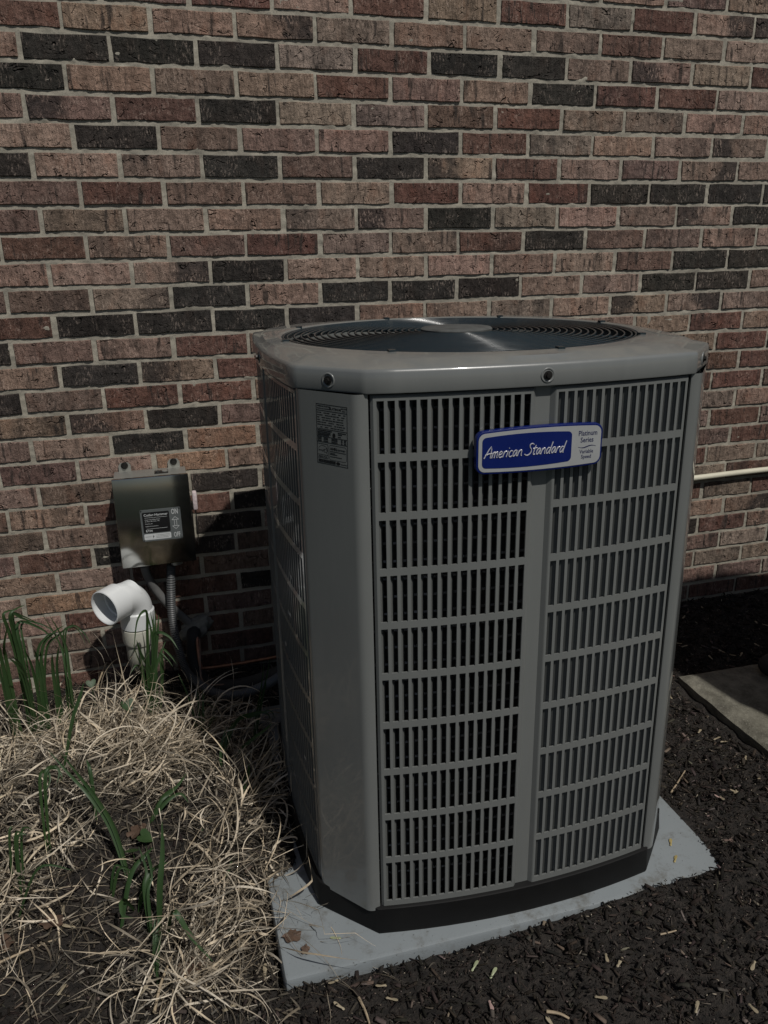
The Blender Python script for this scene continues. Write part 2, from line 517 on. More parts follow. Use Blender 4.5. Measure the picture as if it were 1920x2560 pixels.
# ------------------------------------------------------------------ the ground
def sstep(a, b, x):
    t = np.clip((x-a)/(b-a), 0, 1); return t*t*(3-2*t)
def ground_z(x, y, fine=True):
    x = np.asarray(x, float); y = np.asarray(y, float)
    z = .006*vnoise(x/.35, y/.35, 1)
    # thatch mound on the left
    z = z+.130*np.exp(-(((x+.05)/.34)**2+((y+.58)/.32)**2))+.035*np.exp(-(((x-.28)/.16)**2+((y+.72)/.2)**2))
    z = z+.035*np.exp(-(((x-.02)/.5)**2+((y+.05)/.25)**2))
    # the bed banks up against the right end of the pad
    z = z+.036*sstep(.75, 1.25, x)*sstep(-1.65, -1.2, y)*sstep(-.75, -1.05, y)+.024*np.exp(-(((x-1.325)/.07)**2+((y+1.175)/.065)**2))
    z = z+.012*np.exp(-(((x-1.36)/.12)**2+((y+1.30)/.12)**2))
    z = z+.012*sstep(1.3, 1.9, x)*sstep(-.5, -.1, y)
    z = z+.022*sstep(-1.10, -1.22, y)*sstep(.1, .4, x)*(1-.6*sstep(.9, 1.3, x))
    # level hollow under the pad and slab
    lft = sstep(-1.02, -.90, y)*.085
    z = z+.030*sstep(-1.0, -.88, y)*sstep(-.3, -.5, y)*sstep(.20, .33, x)*sstep(.50, .40, x)
    inpad = sstep(.335+lft, .36+lft, x)*sstep(1.275, 1.25, x)*sstep(-1.185, -1.165, y)*sstep(-.22, -.28, y)
    z = z*(1-inpad)-.03*inpad
    if fine:
        z = z+(.0050*vnoise(x/.045, y/.045, 2)+.0034*vnoise(x/.017, y/.017, 6))*(1-inpad)
    return z
gx = np.arange(-1.0, 2.75, .0125); gy = np.arange(-2.05, .05, .0125)
GX, GY = np.meshgrid(gx, gy)
V = np.stack([GX.ravel(), GY.ravel(), ground_z(GX, GY).ravel()], 1)
idx = np.arange(GX.size).reshape(GX.shape)
Fq = np.stack([idx[:-1, :-1], idx[:-1, 1:], idx[1:, 1:], idx[1:, :-1]], -1).reshape(-1, 4)
me = np_mesh('mulch_bed', V, Fq); smooth(me)
tag(link('mulch_bed', me, None, MAT['soil']), kind='structure')
t = NT('lawn_grass'); c = t.coord()
lawn_col = t.mix(t.ramp(t.noise(3, 5, c, .7), .3, .7), (.006, .014, .004, 1), (.014, .028, .008, 1))
MAT['lawn'] = t.out(lawn_col, .9, t.bump(t.noise(60, 4, c, .7), 1.0, .03))
m = MB(); m.add([(-150, -150, -.03), (150, -150, -.03), (150, 150, -.03), (-150, 150, -.03)], [(0, 1, 2, 3)])
tag(m.build('ground', MAT['lawn']), kind='structure')

# ------------------------------------------------------------------ the cooling unit
HALF, FLAT, BULGE = .3745, .2795, .024          # half width, half length of the front's flat, bulge
HY, FS, SB = .383, .283, .018                   # half depth, half length of the flank's flat, bulge of a flank
AC = empty('air_conditioner', (.8265, -1.130, .040), (math.radians(-.65), 0, math.radians(-.7)))
tag(AC, 'tall grey outdoor air conditioning condenser with louvred sides and blue badge', 'air conditioner')
CY = HY                                        # centre of the footprint in the unit's own y
LIDZ = 1.0285
def face_y(x, fl=FLAT, bu=BULGE):                # outward bulge of a side, measured from the side's chord
    return -bu*(1-(x/fl)**2)

SLOT_W, PITCH_X = .0113, .01665
ROW_TOP, ROW_P, SLOT_H = 1.0165, .0956, .0832
def louver_mesh(side, fl, bu, ns):
    """half of one side; side=-1 left half, 1 right half; local x along the side, y outwards negative"""
    fy = lambda x: face_y(x, fl, bu)
    xa, xb = .0120, fl-.003
    x_lines = [(xa, .0075), (xa+.0062, .0010), (xa+.0078, 0)]
    holes_x = []
    s0 = .0236
    for i in range(ns):
        x0 = s0+i*PITCH_X
        x_lines += [(x0, 0), (x0+SLOT_W, 0)]; holes_x.append(len(x_lines)-2)
    x_lines += [(xb-.0035, 0), (xb, .0045)]
    z_lines = [(.050, .004), (.0535, 0)]
    holes_z = []
    for j in reversed(range(10)):
        top = ROW_TOP-j*ROW_P; bot = top-SLOT_H-(.004 if j == 9 else 0)
        z_lines += [(bot, 0), (top, 0)]; holes_z.append(len(z_lines)-2)
    z_lines += [(LIDZ-.0065, 0), (LIDZ-.003, .004)]
    nx, nz = len(x_lines), len(z_lines)
    m = MB()
    TH = .0035
    vs = []
    for lay in (0, 1):
        for (z, dz) in z_lines:
            for (x, dx) in x_lines:
                vs.append((side*x, fy(x)+max(dx, dz)+lay*TH, z))
    L = nx*nz
    fs = []
    hole = lambda i, j: i in holes_x and j in holes_z
    for j in range(nz-1):
        for i in range(nx-1):
            a = j*nx+i; q = (a, a+1, a+nx+1, a+nx)
            if not hole(i, j):
                fs.append(q); fs.append(tuple(v+L for v in q[::-1]))
            else:
                for p, r_ in ((0, 1), (1, 2), (2, 3), (3, 0)):
                    fs.append((q[p], q[r_], q[r_]+L, q[p]+L))
    ring = [i for i in range(nx)]+[j*nx+nx-1 for j in range(1, nz)]+[(nz-1)*nx+i for i in range(nx-2, -1, -1)]+[j*nx for j in range(nz-2, 0, -1)]
    for k in range(len(ring)):
        a, b = ring[k], ring[(k+1) % len(ring)]
        fs.append((a, b, b+L, a+L))
    m.add(vs, fs)
    # slanted blades behind the bars
    for i in range(ns):
        x1 = s0+i*PITCH_X+SLOT_W
        xs = x1+.0006; xe = x1-.0099
        p0 = (xs, fy(xs)+.0030); p1 = (xe, fy(xe)+.0172)
        th = .0012
        zb, zt = .058, LIDZ-.008
        q = []
        for z in (zb, zt):
            q += [(side*p0[0], p0[1], z), (side*p1[0], p1[1], z), (side*(p1[0]+th), p1[1], z), (side*(p0[0]+th), p0[1], z)]
        m.add(q, [(0, 1, 2, 3), (4, 7, 6, 5), (0, 4, 5, 1), (1, 5, 6, 2), (2, 6, 7, 3), (3, 7, 4, 0)])
    me = m.mesh('louver_panel'); me.materials.append(MAT['paint'])
    return me
def rib_mesh(fl, bu):
    m = MB()
    xs = np.linspace(-.0165, .0165, 7)
    for a, b in zip(xs[:-1], xs[1:]):
        ya, yb = face_y(a, fl, bu)+.0072, face_y(b, fl, bu)+.0072
        m.add([(a, ya, .052), (b, yb, .052), (b, yb, LIDZ-.003), (a, ya, LIDZ-.003)], [(0, 1, 2, 3)])
        m.add([(a, ya+.003, .052), (b, yb+.003, .052), (b, yb+.003, LIDZ-.003), (a, ya+.003, LIDZ-.003)], [(3, 2, 1, 0)])
    me = m.mesh('centre_strip'); me.materials.append(MAT['paint']); return me
def coil_mesh(fl, bu):
    m = MB()
    xs = np.linspace(-fl+.004, fl-.004, 17)
    for a, b in zip(xs[:-1], xs[1:]):
        ya, yb = face_y(a, fl, bu)+.034, face_y(b, fl, bu)+.034
        m.add([(a, ya, .03), (b, yb, .03), (b, yb, LIDZ), (a, ya, LIDZ)], [(0, 1, 2, 3)])
    me = m.mesh('coil'); me.materials.append(MAT['coil']); return me
def tube_mesh(fl, bu):
    m = MB()
    for j in range(30):
        z = .075+j*.0318
        m.tube([(x, face_y(x, fl, bu)+.0315+random.uniform(-.0012, .0012), z) for x in np.linspace(-fl+.006, fl-.006, 40)], .0026, 5)
    me = m.mesh('coil_tubes'); me.materials.append(MAT['tube']); return me
# corner post
def post_mesh(mirror):
    """the corner between the front's left end and the left flank, in the unit's own frame"""
    P0 = Vector((-FLAT, 0)); P1 = Vector((-HALF, HY-FS))
    d = (P1-P0).normalized()
    def bez(p, q, r_, n):
        return [p*(1-t)**2+q*2*t*(1-t)+r_*t*t for t in np.linspace(0, 1, n)]
    A = P0+Vector((-.021, .0002)); Bq = P1+Vector((.0002, -.009)); d = (Bq-A).normalized()
    a1 = [P0+Vector((-.0005, .0060)), P0+Vector((-.0008, .0012)), P0+Vector((-.0025, .0002))]+bez(A+Vector((.0085, .0)), A, A+d*.009, 7)
    a2 = bez(Bq-d*.008, Bq, Bq+Vector((.0, .006)), 6)+[P1+Vector((.0008, -.0008)), P1+Vector((.0060, -.0005))]
    full = a1+a2
    if mirror: full = [Vector((-p.x, p.y)) for p in reversed(full)]
    n = len(full)
    m = MB()
    m.add([(p.x, p.y, z) for z in (.050, LIDZ-.001) for p in full], [(i, i+n, i+1+n, i+1) for i in range(n-1)])
    me = m.mesh('corner_post'); smooth(me, 50); me.materials.append(MAT['paint'])
    return me
C0 = Matrix.Translation((0, CY, 0))
for par, (fl, bu, ns, half) in enumerate(((FLAT, BULGE, 15, HY), (FS, SB, 15, HALF))):
    parts = [('louver_panel', louver_mesh(-1, fl, bu, ns)), ('louver_panel', louver_mesh(1, fl, bu, ns)), ('centre_strip', rib_mesh(fl, bu)), ('coil', coil_mesh(fl, bu)), ('coil_tubes', tube_mesh(fl, bu))]
    for k in (par, par+2):
        mat = C0 @ Matrix.Rotation(k*math.pi/2, 4, 'Z') @ Matrix.Translation((0, -half, 0))
        for nm, me in parts:
            o = link(nm, me, AC); o.matrix_local = mat
            if nm == 'louver_panel' and k == 3: o['label'] = 'shaded louvred side panel'
PM = {q: post_mesh(q) for q in (False, True)}
for k in (0, 2):
    for q in (False, True):
        o = link('corner_post', PM[q], AC); o.matrix_local = C0 @ Matrix.Rotation(k*math.pi/2, 4, 'Z') @ Matrix.Translation((0, -CY, 0))

def outline(outset, n=14, nc=5):
    """octagon with bulging sides, counter-clockwise from the front left, centred on the footprint"""
    pts = []
    for k in range(4):
        ca, sa = math.cos(k*math.pi/2), math.sin(k*math.pi/2)
        fl, bu, half, nfl, nhalf = (FLAT, BULGE, HY, FS, HALF) if k % 2 == 0 else (FS, SB, HALF, FLAT, HY)
        side = [(x, face_y(x, fl, bu)-half) for x in np.linspace(-fl, fl, n)]
        p0 = (fl, -half); p1 = (nhalf, -nfl)
        side += [(p0[0]+(p1[0]-p0[0])*t, p0[1]+(p1[1]-p0[1])*t) for t in (.08, .3, .5, .7, .92)]
        for x, y in side:
            l = math.hypot(x, y); f = 1+outset/l
            pts.append((x*f*ca-y*f*sa, x*f*sa+y*f*ca))
    return pts
def loft(rings):
    m = MB(); n = len(rings[0])
    m.add([p for r_ in rings for p in r_], [(i*n+k, i*n+(k+1) % n, (i+1)*n+(k+1) % n, (i+1)*n+k) for i in range(len(rings)-1) for k in range(n)])
    return m
GR = .351
def ring_at(outset, z):
    return [(x, y+CY, z) for x, y in outline(outset)]
def ring_mix(outset, rad, t, z):
    q = []
    for x, y in outline(outset):
        l = math.hypot(x, y); cx_, cy_ = x/l*rad, y/l*rad
        q.append((x*(1-t)+cx_*t, y*(1-t)+cy_*t+CY, z))
    return q
lid = loft([ring_at(.001, LIDZ-.0005), ring_at(.0058, LIDZ), ring_at(.0066, LIDZ+.002), ring_at(.0062, LIDZ+.0305), ring_at(.0045, LIDZ+.0345),
            ring_at(.001, LIDZ+.0368), ring_mix(.003, GR+.008, .20, LIDZ+.0395), ring_mix(.003, GR+.008, .34, LIDZ+.0460),
            ring_mix(.003, GR+.008, .85, LIDZ+.0475), ring_mix(.003, GR+.008, 1.0, LIDZ+.0490), ring_mix(.003, GR+.002, 1.0, LIDZ+.0485),
            ring_mix(.003, GR, 1.0, LIDZ+.047), ring_mix(.003, GR-.002, 1.0, LIDZ-.02)])
lid_o = lid.build('lid', MAT['lidpaint'], AC, 38)
base = loft([ring_at(-.02, .0), ring_at(.009, .0005), ring_at(.011, .006), ring_at(.008, .040), ring_at(.0075, .0555), ring_at(.004, .0575), ring_at(-.03, .0575)])
base.build('base_pan', MAT['black'], AC, 40)
# inner floor so that no daylight shows through
m = MB(); m.add(ring_mix(0, .25, .9, .06), [tuple(range(len(outline(0))))]); m.build('inner_floor', MAT['dark'], AC)
# fan guard
guard = empty('fan_guard_frame'); bpy.data.objects.remove(guard)
GZt = LIDZ+.0445
m = MB(); m.torus((0, CY, GZt), GR-.004, .0028, 96, 6)
g_o = m.build('fan_guard', MAT['guard'], AC, 60)
NR = 20
for i in range(NR):
    rr = .083+(GR-.012-.083)*i/(NR-1)
    dz = .006*(1-(rr/GR)**2)
    m = MB(); m.torus((0, CY, GZt+dz), rr, .0023, 84, 6)
    m.build('guard_ring', MAT['guard'], g_o, 60)
for k in range(8):
    a = math.radians(8+45*k)
    m = MB()
    m.tube([(math.cos(a)*r_, CY+math.sin(a)*r_, GZt-.0035+.006*(1-(r_/GR)**2)) for r_ in np.linspace(.05, GR+.004, 10)], .0026, 6)
    m.box(math.cos(a)*(GR+.006)-.006, math.cos(a)*(GR+.006)+.006, CY+math.sin(a)*(GR+.006)-.006, CY+math.sin(a)*(GR+.006)+.006, GZt+.0005, GZt+.0075)
    m.build('guard_spoke', MAT['guard'], g_o, 50)
m = MB(); m.lathe([(.0, .0), (.068, .0), (.072, .004), (.072, .010), (.069, .0125), (.04, .014), (.0005, .017)], 48, (0, CY, GZt-.001))
m.build('motor_cap', MAT['cap'], g_o, 50)
# fan and shroud below
m = MB(); m.lathe([(GR-.003, GZt-.03), (GR-.008, GZt-.20), (.01, GZt-.205)], 48, (0, CY, 0))
m.build('fan_shroud', MAT['dark'], AC, 40)
fan = MB(); fan.lathe([(.001, GZt-.075), (.06, GZt-.075), (.065, GZt-.08), (.065, GZt-.15)], 24, (0, CY, 0))
fo = fan.build('fan', MAT['dark'], AC, 40)
for k in range(4):
    a0 = k*math.pi/2+.3
    m = MB(); vs = []
    for i, r_ in enumerate(np.linspace(.06, .31, 6)):
        for j in range(5):
            a = a0+(j/4)*(.75+.25*i/5)
            vs.append((math.cos(a)*r_, CY+math.sin(a)*r_, GZt-.14+.07*j/4))
    m.add(vs, [(i*5+j, i*5+j+1, i*5+j+6, i*5+j+5) for i in range(5) for j in range(4)])
    m.build('fan_blade', MAT['guard'], fo, 60)
# lid bolts in round dimples
def bolt(pos, nrm):
    n = Vector(nrm).normalized()
    q = n.to_track_quat('Z', 'Y').to_matrix().to_4x4()
    m = MB()
    m.lathe([(.0150, -.002), (.0146, .0006), (.0130, .0013), (.0112, .0006), (.0100, -.0006), (.0, -.0008)], 24)
    o = m.build('bolt_dimple', MAT['lidpaint'], lid_o, 60)
    q = q @ Matrix.Scale(.82, 4)
    o.matrix_local = Matrix.Translation(pos) @ q
    m = MB(); m.lathe([(.0082, .0012), (.0082, .0026), (.0055, .0028), (.0052, .0066), (.0, .0068)], 6)
    m.lathe([(.0085, .0010), (.0085, .0022), (.0, .0023)], 20)
    b = m.build('bolt', MAT['blackbolt'], lid_o, 30)
    b.matrix_local = Matrix.Translation(pos) @ q
CXm, CYm = (FLAT+HALF)/2, (HY+FS)/2
CN = Vector((HY-FS, HALF-FLAT, 0)).normalized()
bolt((.0, -BULGE-.0066, LIDZ+.0165), (0, -1, .02))
for sx, sy in ((-1, -1), (1, -1), (1, 1), (-1, 1)):
    n = Vector((sx*CN.x, sy*CN.y, 0))
    bolt((sx*CXm*1.0145, CY+sy*CYm*1.0145, LIDZ+.0165), n)
bolt((HALF+SB+.0066, CY, LIDZ+.0165), (1, 0, .02))
bolt((-HALF-SB-.0066, CY, LIDZ+.0165), (-1, 0, .02))

# ---- flat lettering
def text_mesh(s, size, ext=.0002, align='LEFT', shear=0.0, bold=0.0, sx=1.0):
    cu = bpy.data.curves.new('t', 'FONT')
    cu.body = s; cu.size = size; cu.extrude = ext; cu.align_x = align; cu.shear = shear; cu.offset = bold*size
    cu.resolution_u = 2
    ob = bpy.data.objects.new('t', cu); COL.objects.link(ob)
    dg = bpy.context.evaluated_depsgraph_get()
    me = bpy.data.meshes.new_from_object(ob.evaluated_get(dg))
    bpy.data.objects.remove(ob); bpy.data.curves.remove(cu)
    n = len(me.vertices); co = np.empty(n*3, np.float32); me.vertices.foreach_get('co', co); co = co.reshape(-1, 3)
    # stand it up: x stays, text y -> z, text z -> -y
    out = np.stack([co[:, 0]*sx, -co[:, 2], co[:, 1]], 1)
    fs = [tuple(p.vertices) for p in me.polygons]
    bpy.data.meshes.remove(me)
    return out, fs
def put_text(m, s, x, z, y, size, **kw):
    v, f = text_mesh(s, size, **kw)
    m.add([(a+x, b+y, c_+z) for a, b, c_ in v], f)
def rrect(x0, x1, z0, z1, r, arch=0.0, n=5):
    p = []
    for cx_, cz_, a0 in ((x1-r, z1-r, 0), (x0+r, z1-r, 90), (x0+r, z0+r, 180), (x1-r, z0+r, 270)):
        for i in range(n+1):
            a = math.radians(a0+90*i/n); p.append((cx_+r*math.cos(a), cz_+r*math.sin(a)))
    q = []
    N = len(p)
    for i in range(N):                       # subdivide the long edges so that they can arch
        a, b = p[i], p[(i+1) % N]
        k = 8 if abs(a[0]-b[0]) > .05 else 1
        for j in range(k): q.append((a[0]+(b[0]-a[0])*j/k, a[1]+(b[1]-a[1])*j/k))
    mx, hw, mz = (x0+x1)/2, (x1-x0)/2, (z0+z1)/2
    return [(x, z+math.copysign(arch*(1-((x-mx)/hw)**2), z-mz)) for x, z in q]
# ---- badge (its own frame: origin at the badge centre, y outwards negative)
BX0, BX1, BZ0, BZ1 = -.1085, .1085, -.0335, .0335
badge = MB(); badge.prism(rrect(BX0, BX1, BZ0, BZ1, .013, .0035), 0, -.011)
bo = badge.build('badge', MAT['blue'], AC); bo['label'] = 'blue and silver maker badge'
bo.location = (-.0110, -BULGE-.0035, .969-.038)
bv = bo.modifiers.new('round', 'BEVEL'); bv.width = .0016; bv.segments = 2; bv.limit_method = 'ANGLE'; bv.angle_limit = .9
m = MB(); m.prism(rrect(BX0+.0035, BX1-.0035, BZ0+.0035, BZ1-.0035, .0105, .0034), -.0108, -.0118)
m.build('silver_face', MAT['silver'], bo)
m = MB(); m.prism(rrect(BX0+.0095, .0535, BZ0+.0095, BZ1-.0095, .0065, .0032), -.0116, -.0122)
m.build('blue_field', MAT['blue'], bo)
STR = {'A': (1.25, [[(0, 0), (.8, 1.95), (1.02, .0)], [(.05, .55), (.6, .72), (1.2, .8)]]),
 'm': (1.1, [[(0, 0), (.12, 1)], [(.08, .7), (.3, .98), (.42, .9), (.42, 0)], [(.45, .7), (.68, .98), (.82, .9), (.82, .1), (.95, .02)]]),
 'e': (.75, [[(.08, .45), (.4, .55), (.5, .8), (.35, 1), (.12, .85), (.02, .4), (.15, .05), (.4, 0), (.62, .18)]]),
 'r': (.6, [[(0, 0), (.12, 1)], [(.08, .6), (.28, .95), (.5, .98)]]),
 'i': (.35, [[(.0, 0), (.12, 1)], [(.2, 1.42), (.24, 1.5)]]),
 'c': (.68, [[(.55, .85), (.35, 1), (.1, .8), (.02, .4), (.15, .03), (.38, 0), (.6, .15)]]),
 'a': (.85, [[(.62, .9), (.35, 1), (.1, .75), (.02, .3), (.15, .02), (.38, .2), (.62, .9), (.6, .15), (.75, .03)]]),
 'n': (.85, [[(0, 0), (.12, 1)], [(.08, .6), (.35, .98), (.55, .9), (.58, .15), (.72, .03)]]),
 'S': (1.15, [[(1.05, 1.7), (.75, 1.92), (.42, 1.75), (.45, 1.35), (.75, .95), (.8, .45), (.5, .05), (.1, .0), (-.25, .22)]]),
 't': (.6, [[(.28, 1.6), (.12, .25), (.22, .02), (.45, .1)], [(-.08, 1.05), (.25, 1.1), (.62, 1.12)]]),
 'd': (.9, [[(.58, .85), (.35, 1), (.1, .75), (.02, .3), (.15, .02), (.38, .15), (.6, .7)], [(.82, 1.95), (.6, .15), (.72, .0)]]),
 ' ': (.55, [])}
def script(m, text, x, z, y, xh, width, wst):
    tot = sum(STR[ch][0] for ch in text); k = width/(tot*1.0)
    cx_ = x
    for ch in text:
        w, strokes = STR[ch]
        for st in strokes:
            pts = []
            for i in range(len(st)-1):
                p0, p1 = st[max(i-1, 0)], st[i]; p2, p3 = st[i+1], st[min(i+2, len(st)-1)]
                for t_ in (0, .33, .66):
                    f = lambda a, b, c_, d: .5*(2*b+(c_-a)*t_+(2*a-5*b+4*c_-d)*t_*t_+(3*b-a-3*c_+d)*t_**3)
                    pts.append((f(p0[0], p1[0], p2[0], p3[0]), f(p0[1], p1[1], p2[1], p3[1])))
            pts.append(st[-1])
            m.tube([(cx_+px*k+.22*pz*xh, y, z+pz*xh) for px, pz in pts], wst, 6)
        cx_ += w*k
m = MB(); script(m, 'American Standard', -.0960, -.0085, -.0124, .0095, .137, .00098)
m.build('script_lettering', MAT['white'], bo, 60)
m = MB()
put_text(m, 'Platinum', .0815, .0155, -.0118, .0118, align='CENTER', sx=.82, bold=.012)
put_text(m, 'Series', .0805, .0045, -.0118, .0118, align='CENTER', sx=.82, bold=.012)
put_text(m, 'Variable', .0805, -.0135, -.0118, .0088, align='CENTER', sx=.85, bold=.01)
put_text(m, 'Speed', .0805, -.0220, -.0118, .0088, align='CENTER', sx=.85, bold=.01)
wv = [(.0655+.031*t_, -.0028-.0016*math.sin(t_*2*math.pi)) for t_ in np.linspace(0, 1, 15)]
m.prism([(x, z+.0009*math.sin(math.pi*min(max(i/14, .12), .88))) for i, (x, z) in enumerate(wv)]+[(x, z-.0009*math.sin(math.pi*min(max(1-i/14, .12), .88))) for i, (x, z) in enumerate(reversed(wv))], -.0117, -.0121)
m.build('printed_lettering', MAT['ink'], bo)

# ---- rating plate on the front left corner post
n45 = Vector((-1, -1, 0)).normalized()
rate = MB(); rate.box(-.0335, .0335, -.0006, 0, -.050, .050)
ro = rate.build('rating_label', MAT['paper'], AC); ro['label'] = 'grey rating label with black print'
ro.matrix_local = Matrix.Translation((-CXm-CN.x*.0108+CN.y*.007, CY-CYm-CN.y*.0108-CN.x*.007, .960)) @ Matrix.Rotation(-math.atan2(HY-FS-.009, HALF-FLAT-.021), 4, 'Z') @ Matrix.Rotation(math.radians(1.2), 4, 'Y')
m = MB(); yy = -.0006
def line(x0, x1, z0, z1): m.box(x0, x1, yy-.00025, yy, z0, z1)
line(-.031, .031, .0472, .048); line(-.031, .031, -.048, -.0472); line(-.031, -.0302, -.048, .048); line(.0302, .031, -.048, .048)
for z in (.0378, .0085, -.0035, -.0125): line(-.0302, .0302, z-.00045, z+.00035)
put_text(m, 'AMERICAN STANDARD', -.029, .0437, yy, .0026, ext=.0002, bold=.02)
put_text(m, 'HEATING & AIR CONDITIONING', -.029, .0402, yy, .0019, ext=.0002, bold=.02)
put_text(m, 'PLATINUM', -.0045, .0405, yy, .0049, ext=.0002, bold=.02)
put_text(m, 'MFR DATE', .0185, .0435, yy, .0026, ext=.0002, bold=.02)
put_text(m, '4/2015', .0205, .0398, yy, .0026, ext=.0002, bold=.02)
rl = random.Random(3)
for i in range(7):                           # blocks of small print, one dash to a word
    z = .0338-i*.0038; x = -.0290+(.006 if i == 6 else 0)
    while x < .028:
        w = rl.uniform(.002, .0075)
        if x+w > .029: break
        line(x, x+w, z, z+.0011); x += w+rl.choice((.0009, .0009, .0012, .005))
for z in (.0052, .0025, .0, -.0022):
    line(-.029, rl.uniform(-.006, .0), z, z+.0015)
line(.012, .028, .0048, .0062); line(.012, .020, .0022, .0036); line(.012, .018, -.0015, -.0002)
for z in (-.0062, -.0085, -.0112):
    for x0, x1 in ((-.029, -.021), (-.017, -.008), (-.001, .011), (.018, .021), (.024, .028)): line(x0, x1, z, z+.0014)
m.prism([(.0040+.0030*math.cos(a), .0005+.0038*math.sin(a)) for a in np.linspace(0, 2*math.pi, 14)[:-1]], yy, yy-.0002)
# energy star panel, certification panel, bar code
line(-.0295, -.0085, -.0158, -.0153); line(-.0090, -.0085, -.0385, -.0155); line(-.0295, -.0085, -.0335, -.0330); line(-.0295, -.0085, -.0388, -.0383)
for a, b in zip(np.linspace(20, 160, 14)[:-1], np.linspace(20, 160, 14)[1:]):
    p = [(-.019+.0098*math.cos(math.radians(q)), -.0268+.0085*math.sin(math.radians(q))) for q in (a, b)]
    m.tube([(p[0][0], yy, p[0][1]), (p[1][0], yy, p[1][1])], .0003, 4)
st = []
for k in range(10):
    r_ = .0046 if k % 2 == 0 else .0019
    st.append((-.0133+r_*math.sin(k*math.pi/5+.25), -.0262+r_*math.cos(k*math.pi/5+.25)))
for a, b in zip(st, st[1:]+st[:1]): m.tube([(a[0], yy, a[1]), (b[0], yy, b[1])], .0003, 4)
put_text(m, 'energy', -.0285, -.0272, yy, .0044, ext=.0002, shear=.3)
put_text(m, 'ENERGY STAR', -.0282, -.0372, yy, .0027, ext=.0002, bold=.015)
rr_ = rrect(-.0065, .0285, -.0395, -.0158, .004, 0)
for a, b in zip(rr_, rr_[1:]+rr_[:1]): m.tube([(a[0], yy, a[1]), (b[0], yy, b[1])], .0003, 4)
put_text(m, 'AHRI', -.0045, -.0235, yy, .0062, ext=.0002, bold=.03)
put_text(m, 'CERTIFIED', .0095, -.0232, yy, .0036, ext=.0002, bold=.01)
for z, x1 in ((-.0262, .027), (-.0290, .006), (-.0310, .010), (-.0345, .019)): line(-.0045, x1, z, z+.0009)
x = -.0285
while x < .006:
    w = rl.uniform(.0004, .0012); line(x, x+w, -.0460, -.0408); x += w+rl.uniform(.0003, .0008)
m.prism([(.0115+.0042*math.cos(a), -.0437+.0026*math.sin(a)) for a in np.linspace(0, 2*math.pi, 14)[:-1]], yy, yy-.0002)
put_text(m, 'Ingersoll Rand', .0168, -.0447, yy, .0022, ext=.0002, bold=.015)
m.build('label_print', MAT['print'], ro)
# scuffs of bare primer on the shaded side's cross bars
MAT['primer'] = plain('bare_primer', (.45, .45, .43), .6, var=.2)
rsf = random.Random(4)
for (yl, zl, ln) in ((.205, .663, .020), (.235, .572, .026), (.30, .476, .010), (.17, .291, .014)):
    q = yl-CY; m = MB()
    xs = -HALF+face_y(q, FS, SB)-.0008
    top = [(yl-ln/2+ln*i/7, zl+.0035+rsf.uniform(-.0022, .0022)) for i in range(8)]; bot = [(yl-ln/2+ln*i/7, zl-.0035+rsf.uniform(-.0022, .0022)) for i in range(8)]
    m.add([(-HALF+face_y(a-CY, FS, SB)-.0006, a, b) for a, b in top+bot], [(i, i+1, i+9, i+8) for i in range(7)])
    m.build('paint_scuff', MAT['primer'], AC)

# ------------------------------------------------------------------ equipment pad
t = NT('grey_plastic_pad'); c = t.coord()
dirt = t.ramp(t.noise(11, 7, c, .74), .50, .68); spk = t.ramp(t.noise(140, 3, c), .66, .74)
pc = t.mix(t.noise(5, 3, c), (.20, .222, .232, 1), (.25, .275, .285, 1))
pc = t.mix(t.math('MULTIPLY', dirt, .7), pc, (.085, .078, .062, 1))
pc = t.mix(t.math('MULTIPLY', spk, .7), pc, (.03, .026, .02, 1))
MAT['pad'] = t.out(pc, t.math('ADD', .42, t.math('MULTIPLY', dirt, .35)), t.bump(t.noise(400, 3, c), .25, .001))
padm = MB(); padm.bevbox(-.4735, .4585, -.058, .86, -.075, .0, .009)
po = padm.build('equipment_pad', MAT['pad'], None, 40)
po.location = (.8265, -1.130, .040); po.rotation_euler = (math.radians(-.65), 0, math.radians(-.3))
tag(po, 'square blue grey plastic pad under the tall cooling unit', 'equipment pad')

# ------------------------------------------------------------------ paver slab and the second unit
t = NT('weathered_concrete'); c = t.coord()
cc = t.mix(t.ramp(t.noise(26, 6, c, .7), .3, .7), (.11, .103, .082, 1), (.27, .255, .205, 1))
cc = t.mix(t.math('MULTIPLY', t.ramp(t.noise(6, 4, c), .45, .7), .5), cc, (.06, .058, .035, 1))
cc = t.mix(t.math('MULTIPLY', t.ramp(t.noise(220, 3, c), .6, .7), .6), cc, (.35, .33, .28, 1))
MAT['concrete'] = t.out(cc, .9, t.bump(t.noise(130, 5, c, .75), .9, .004))
bm = bmesh.new(); bmesh.ops.create_grid(bm, x_segments=60, y_segments=60, size=.5)
for v in bm.verts:
    x, y = v.co.x, v.co.y
    ex = max(abs(x), abs(y))
    rag = .0022*float(vnoise(np.array(x/.03), np.array(y/.03), 8))
    v.co.z = .0015*float(vnoise(np.array(x/.02), np.array(y/.02), 11))-(.010 if ex > .499 else 0.0)
    if ex > .48:
        v.co.x *= 1+rag; v.co.y *= 1+rag
ext = bmesh.ops.extrude_edge_only(bm, edges=[e for e in bm.edges if e.is_boundary])
for v in [g for g in ext['geom'] if isinstance(g, bmesh.types.BMVert)]: v.co.z -= .06
me = bpy.data.meshes.new('concrete_paver'); bm.to_mesh(me); bm.free(); smooth(me, 40)
slab = link('concrete_paver', me, None, MAT['concrete'])
slab.location = (1.655+.62, -.475-.70, .034); slab.scale = (1.24, 1.4, 1)
slab.rotation_euler = (math.radians(-.4), 0, math.radians(-1.2))
tag(slab, 'weathered square concrete slab half in shade at the right edge', 'paver')

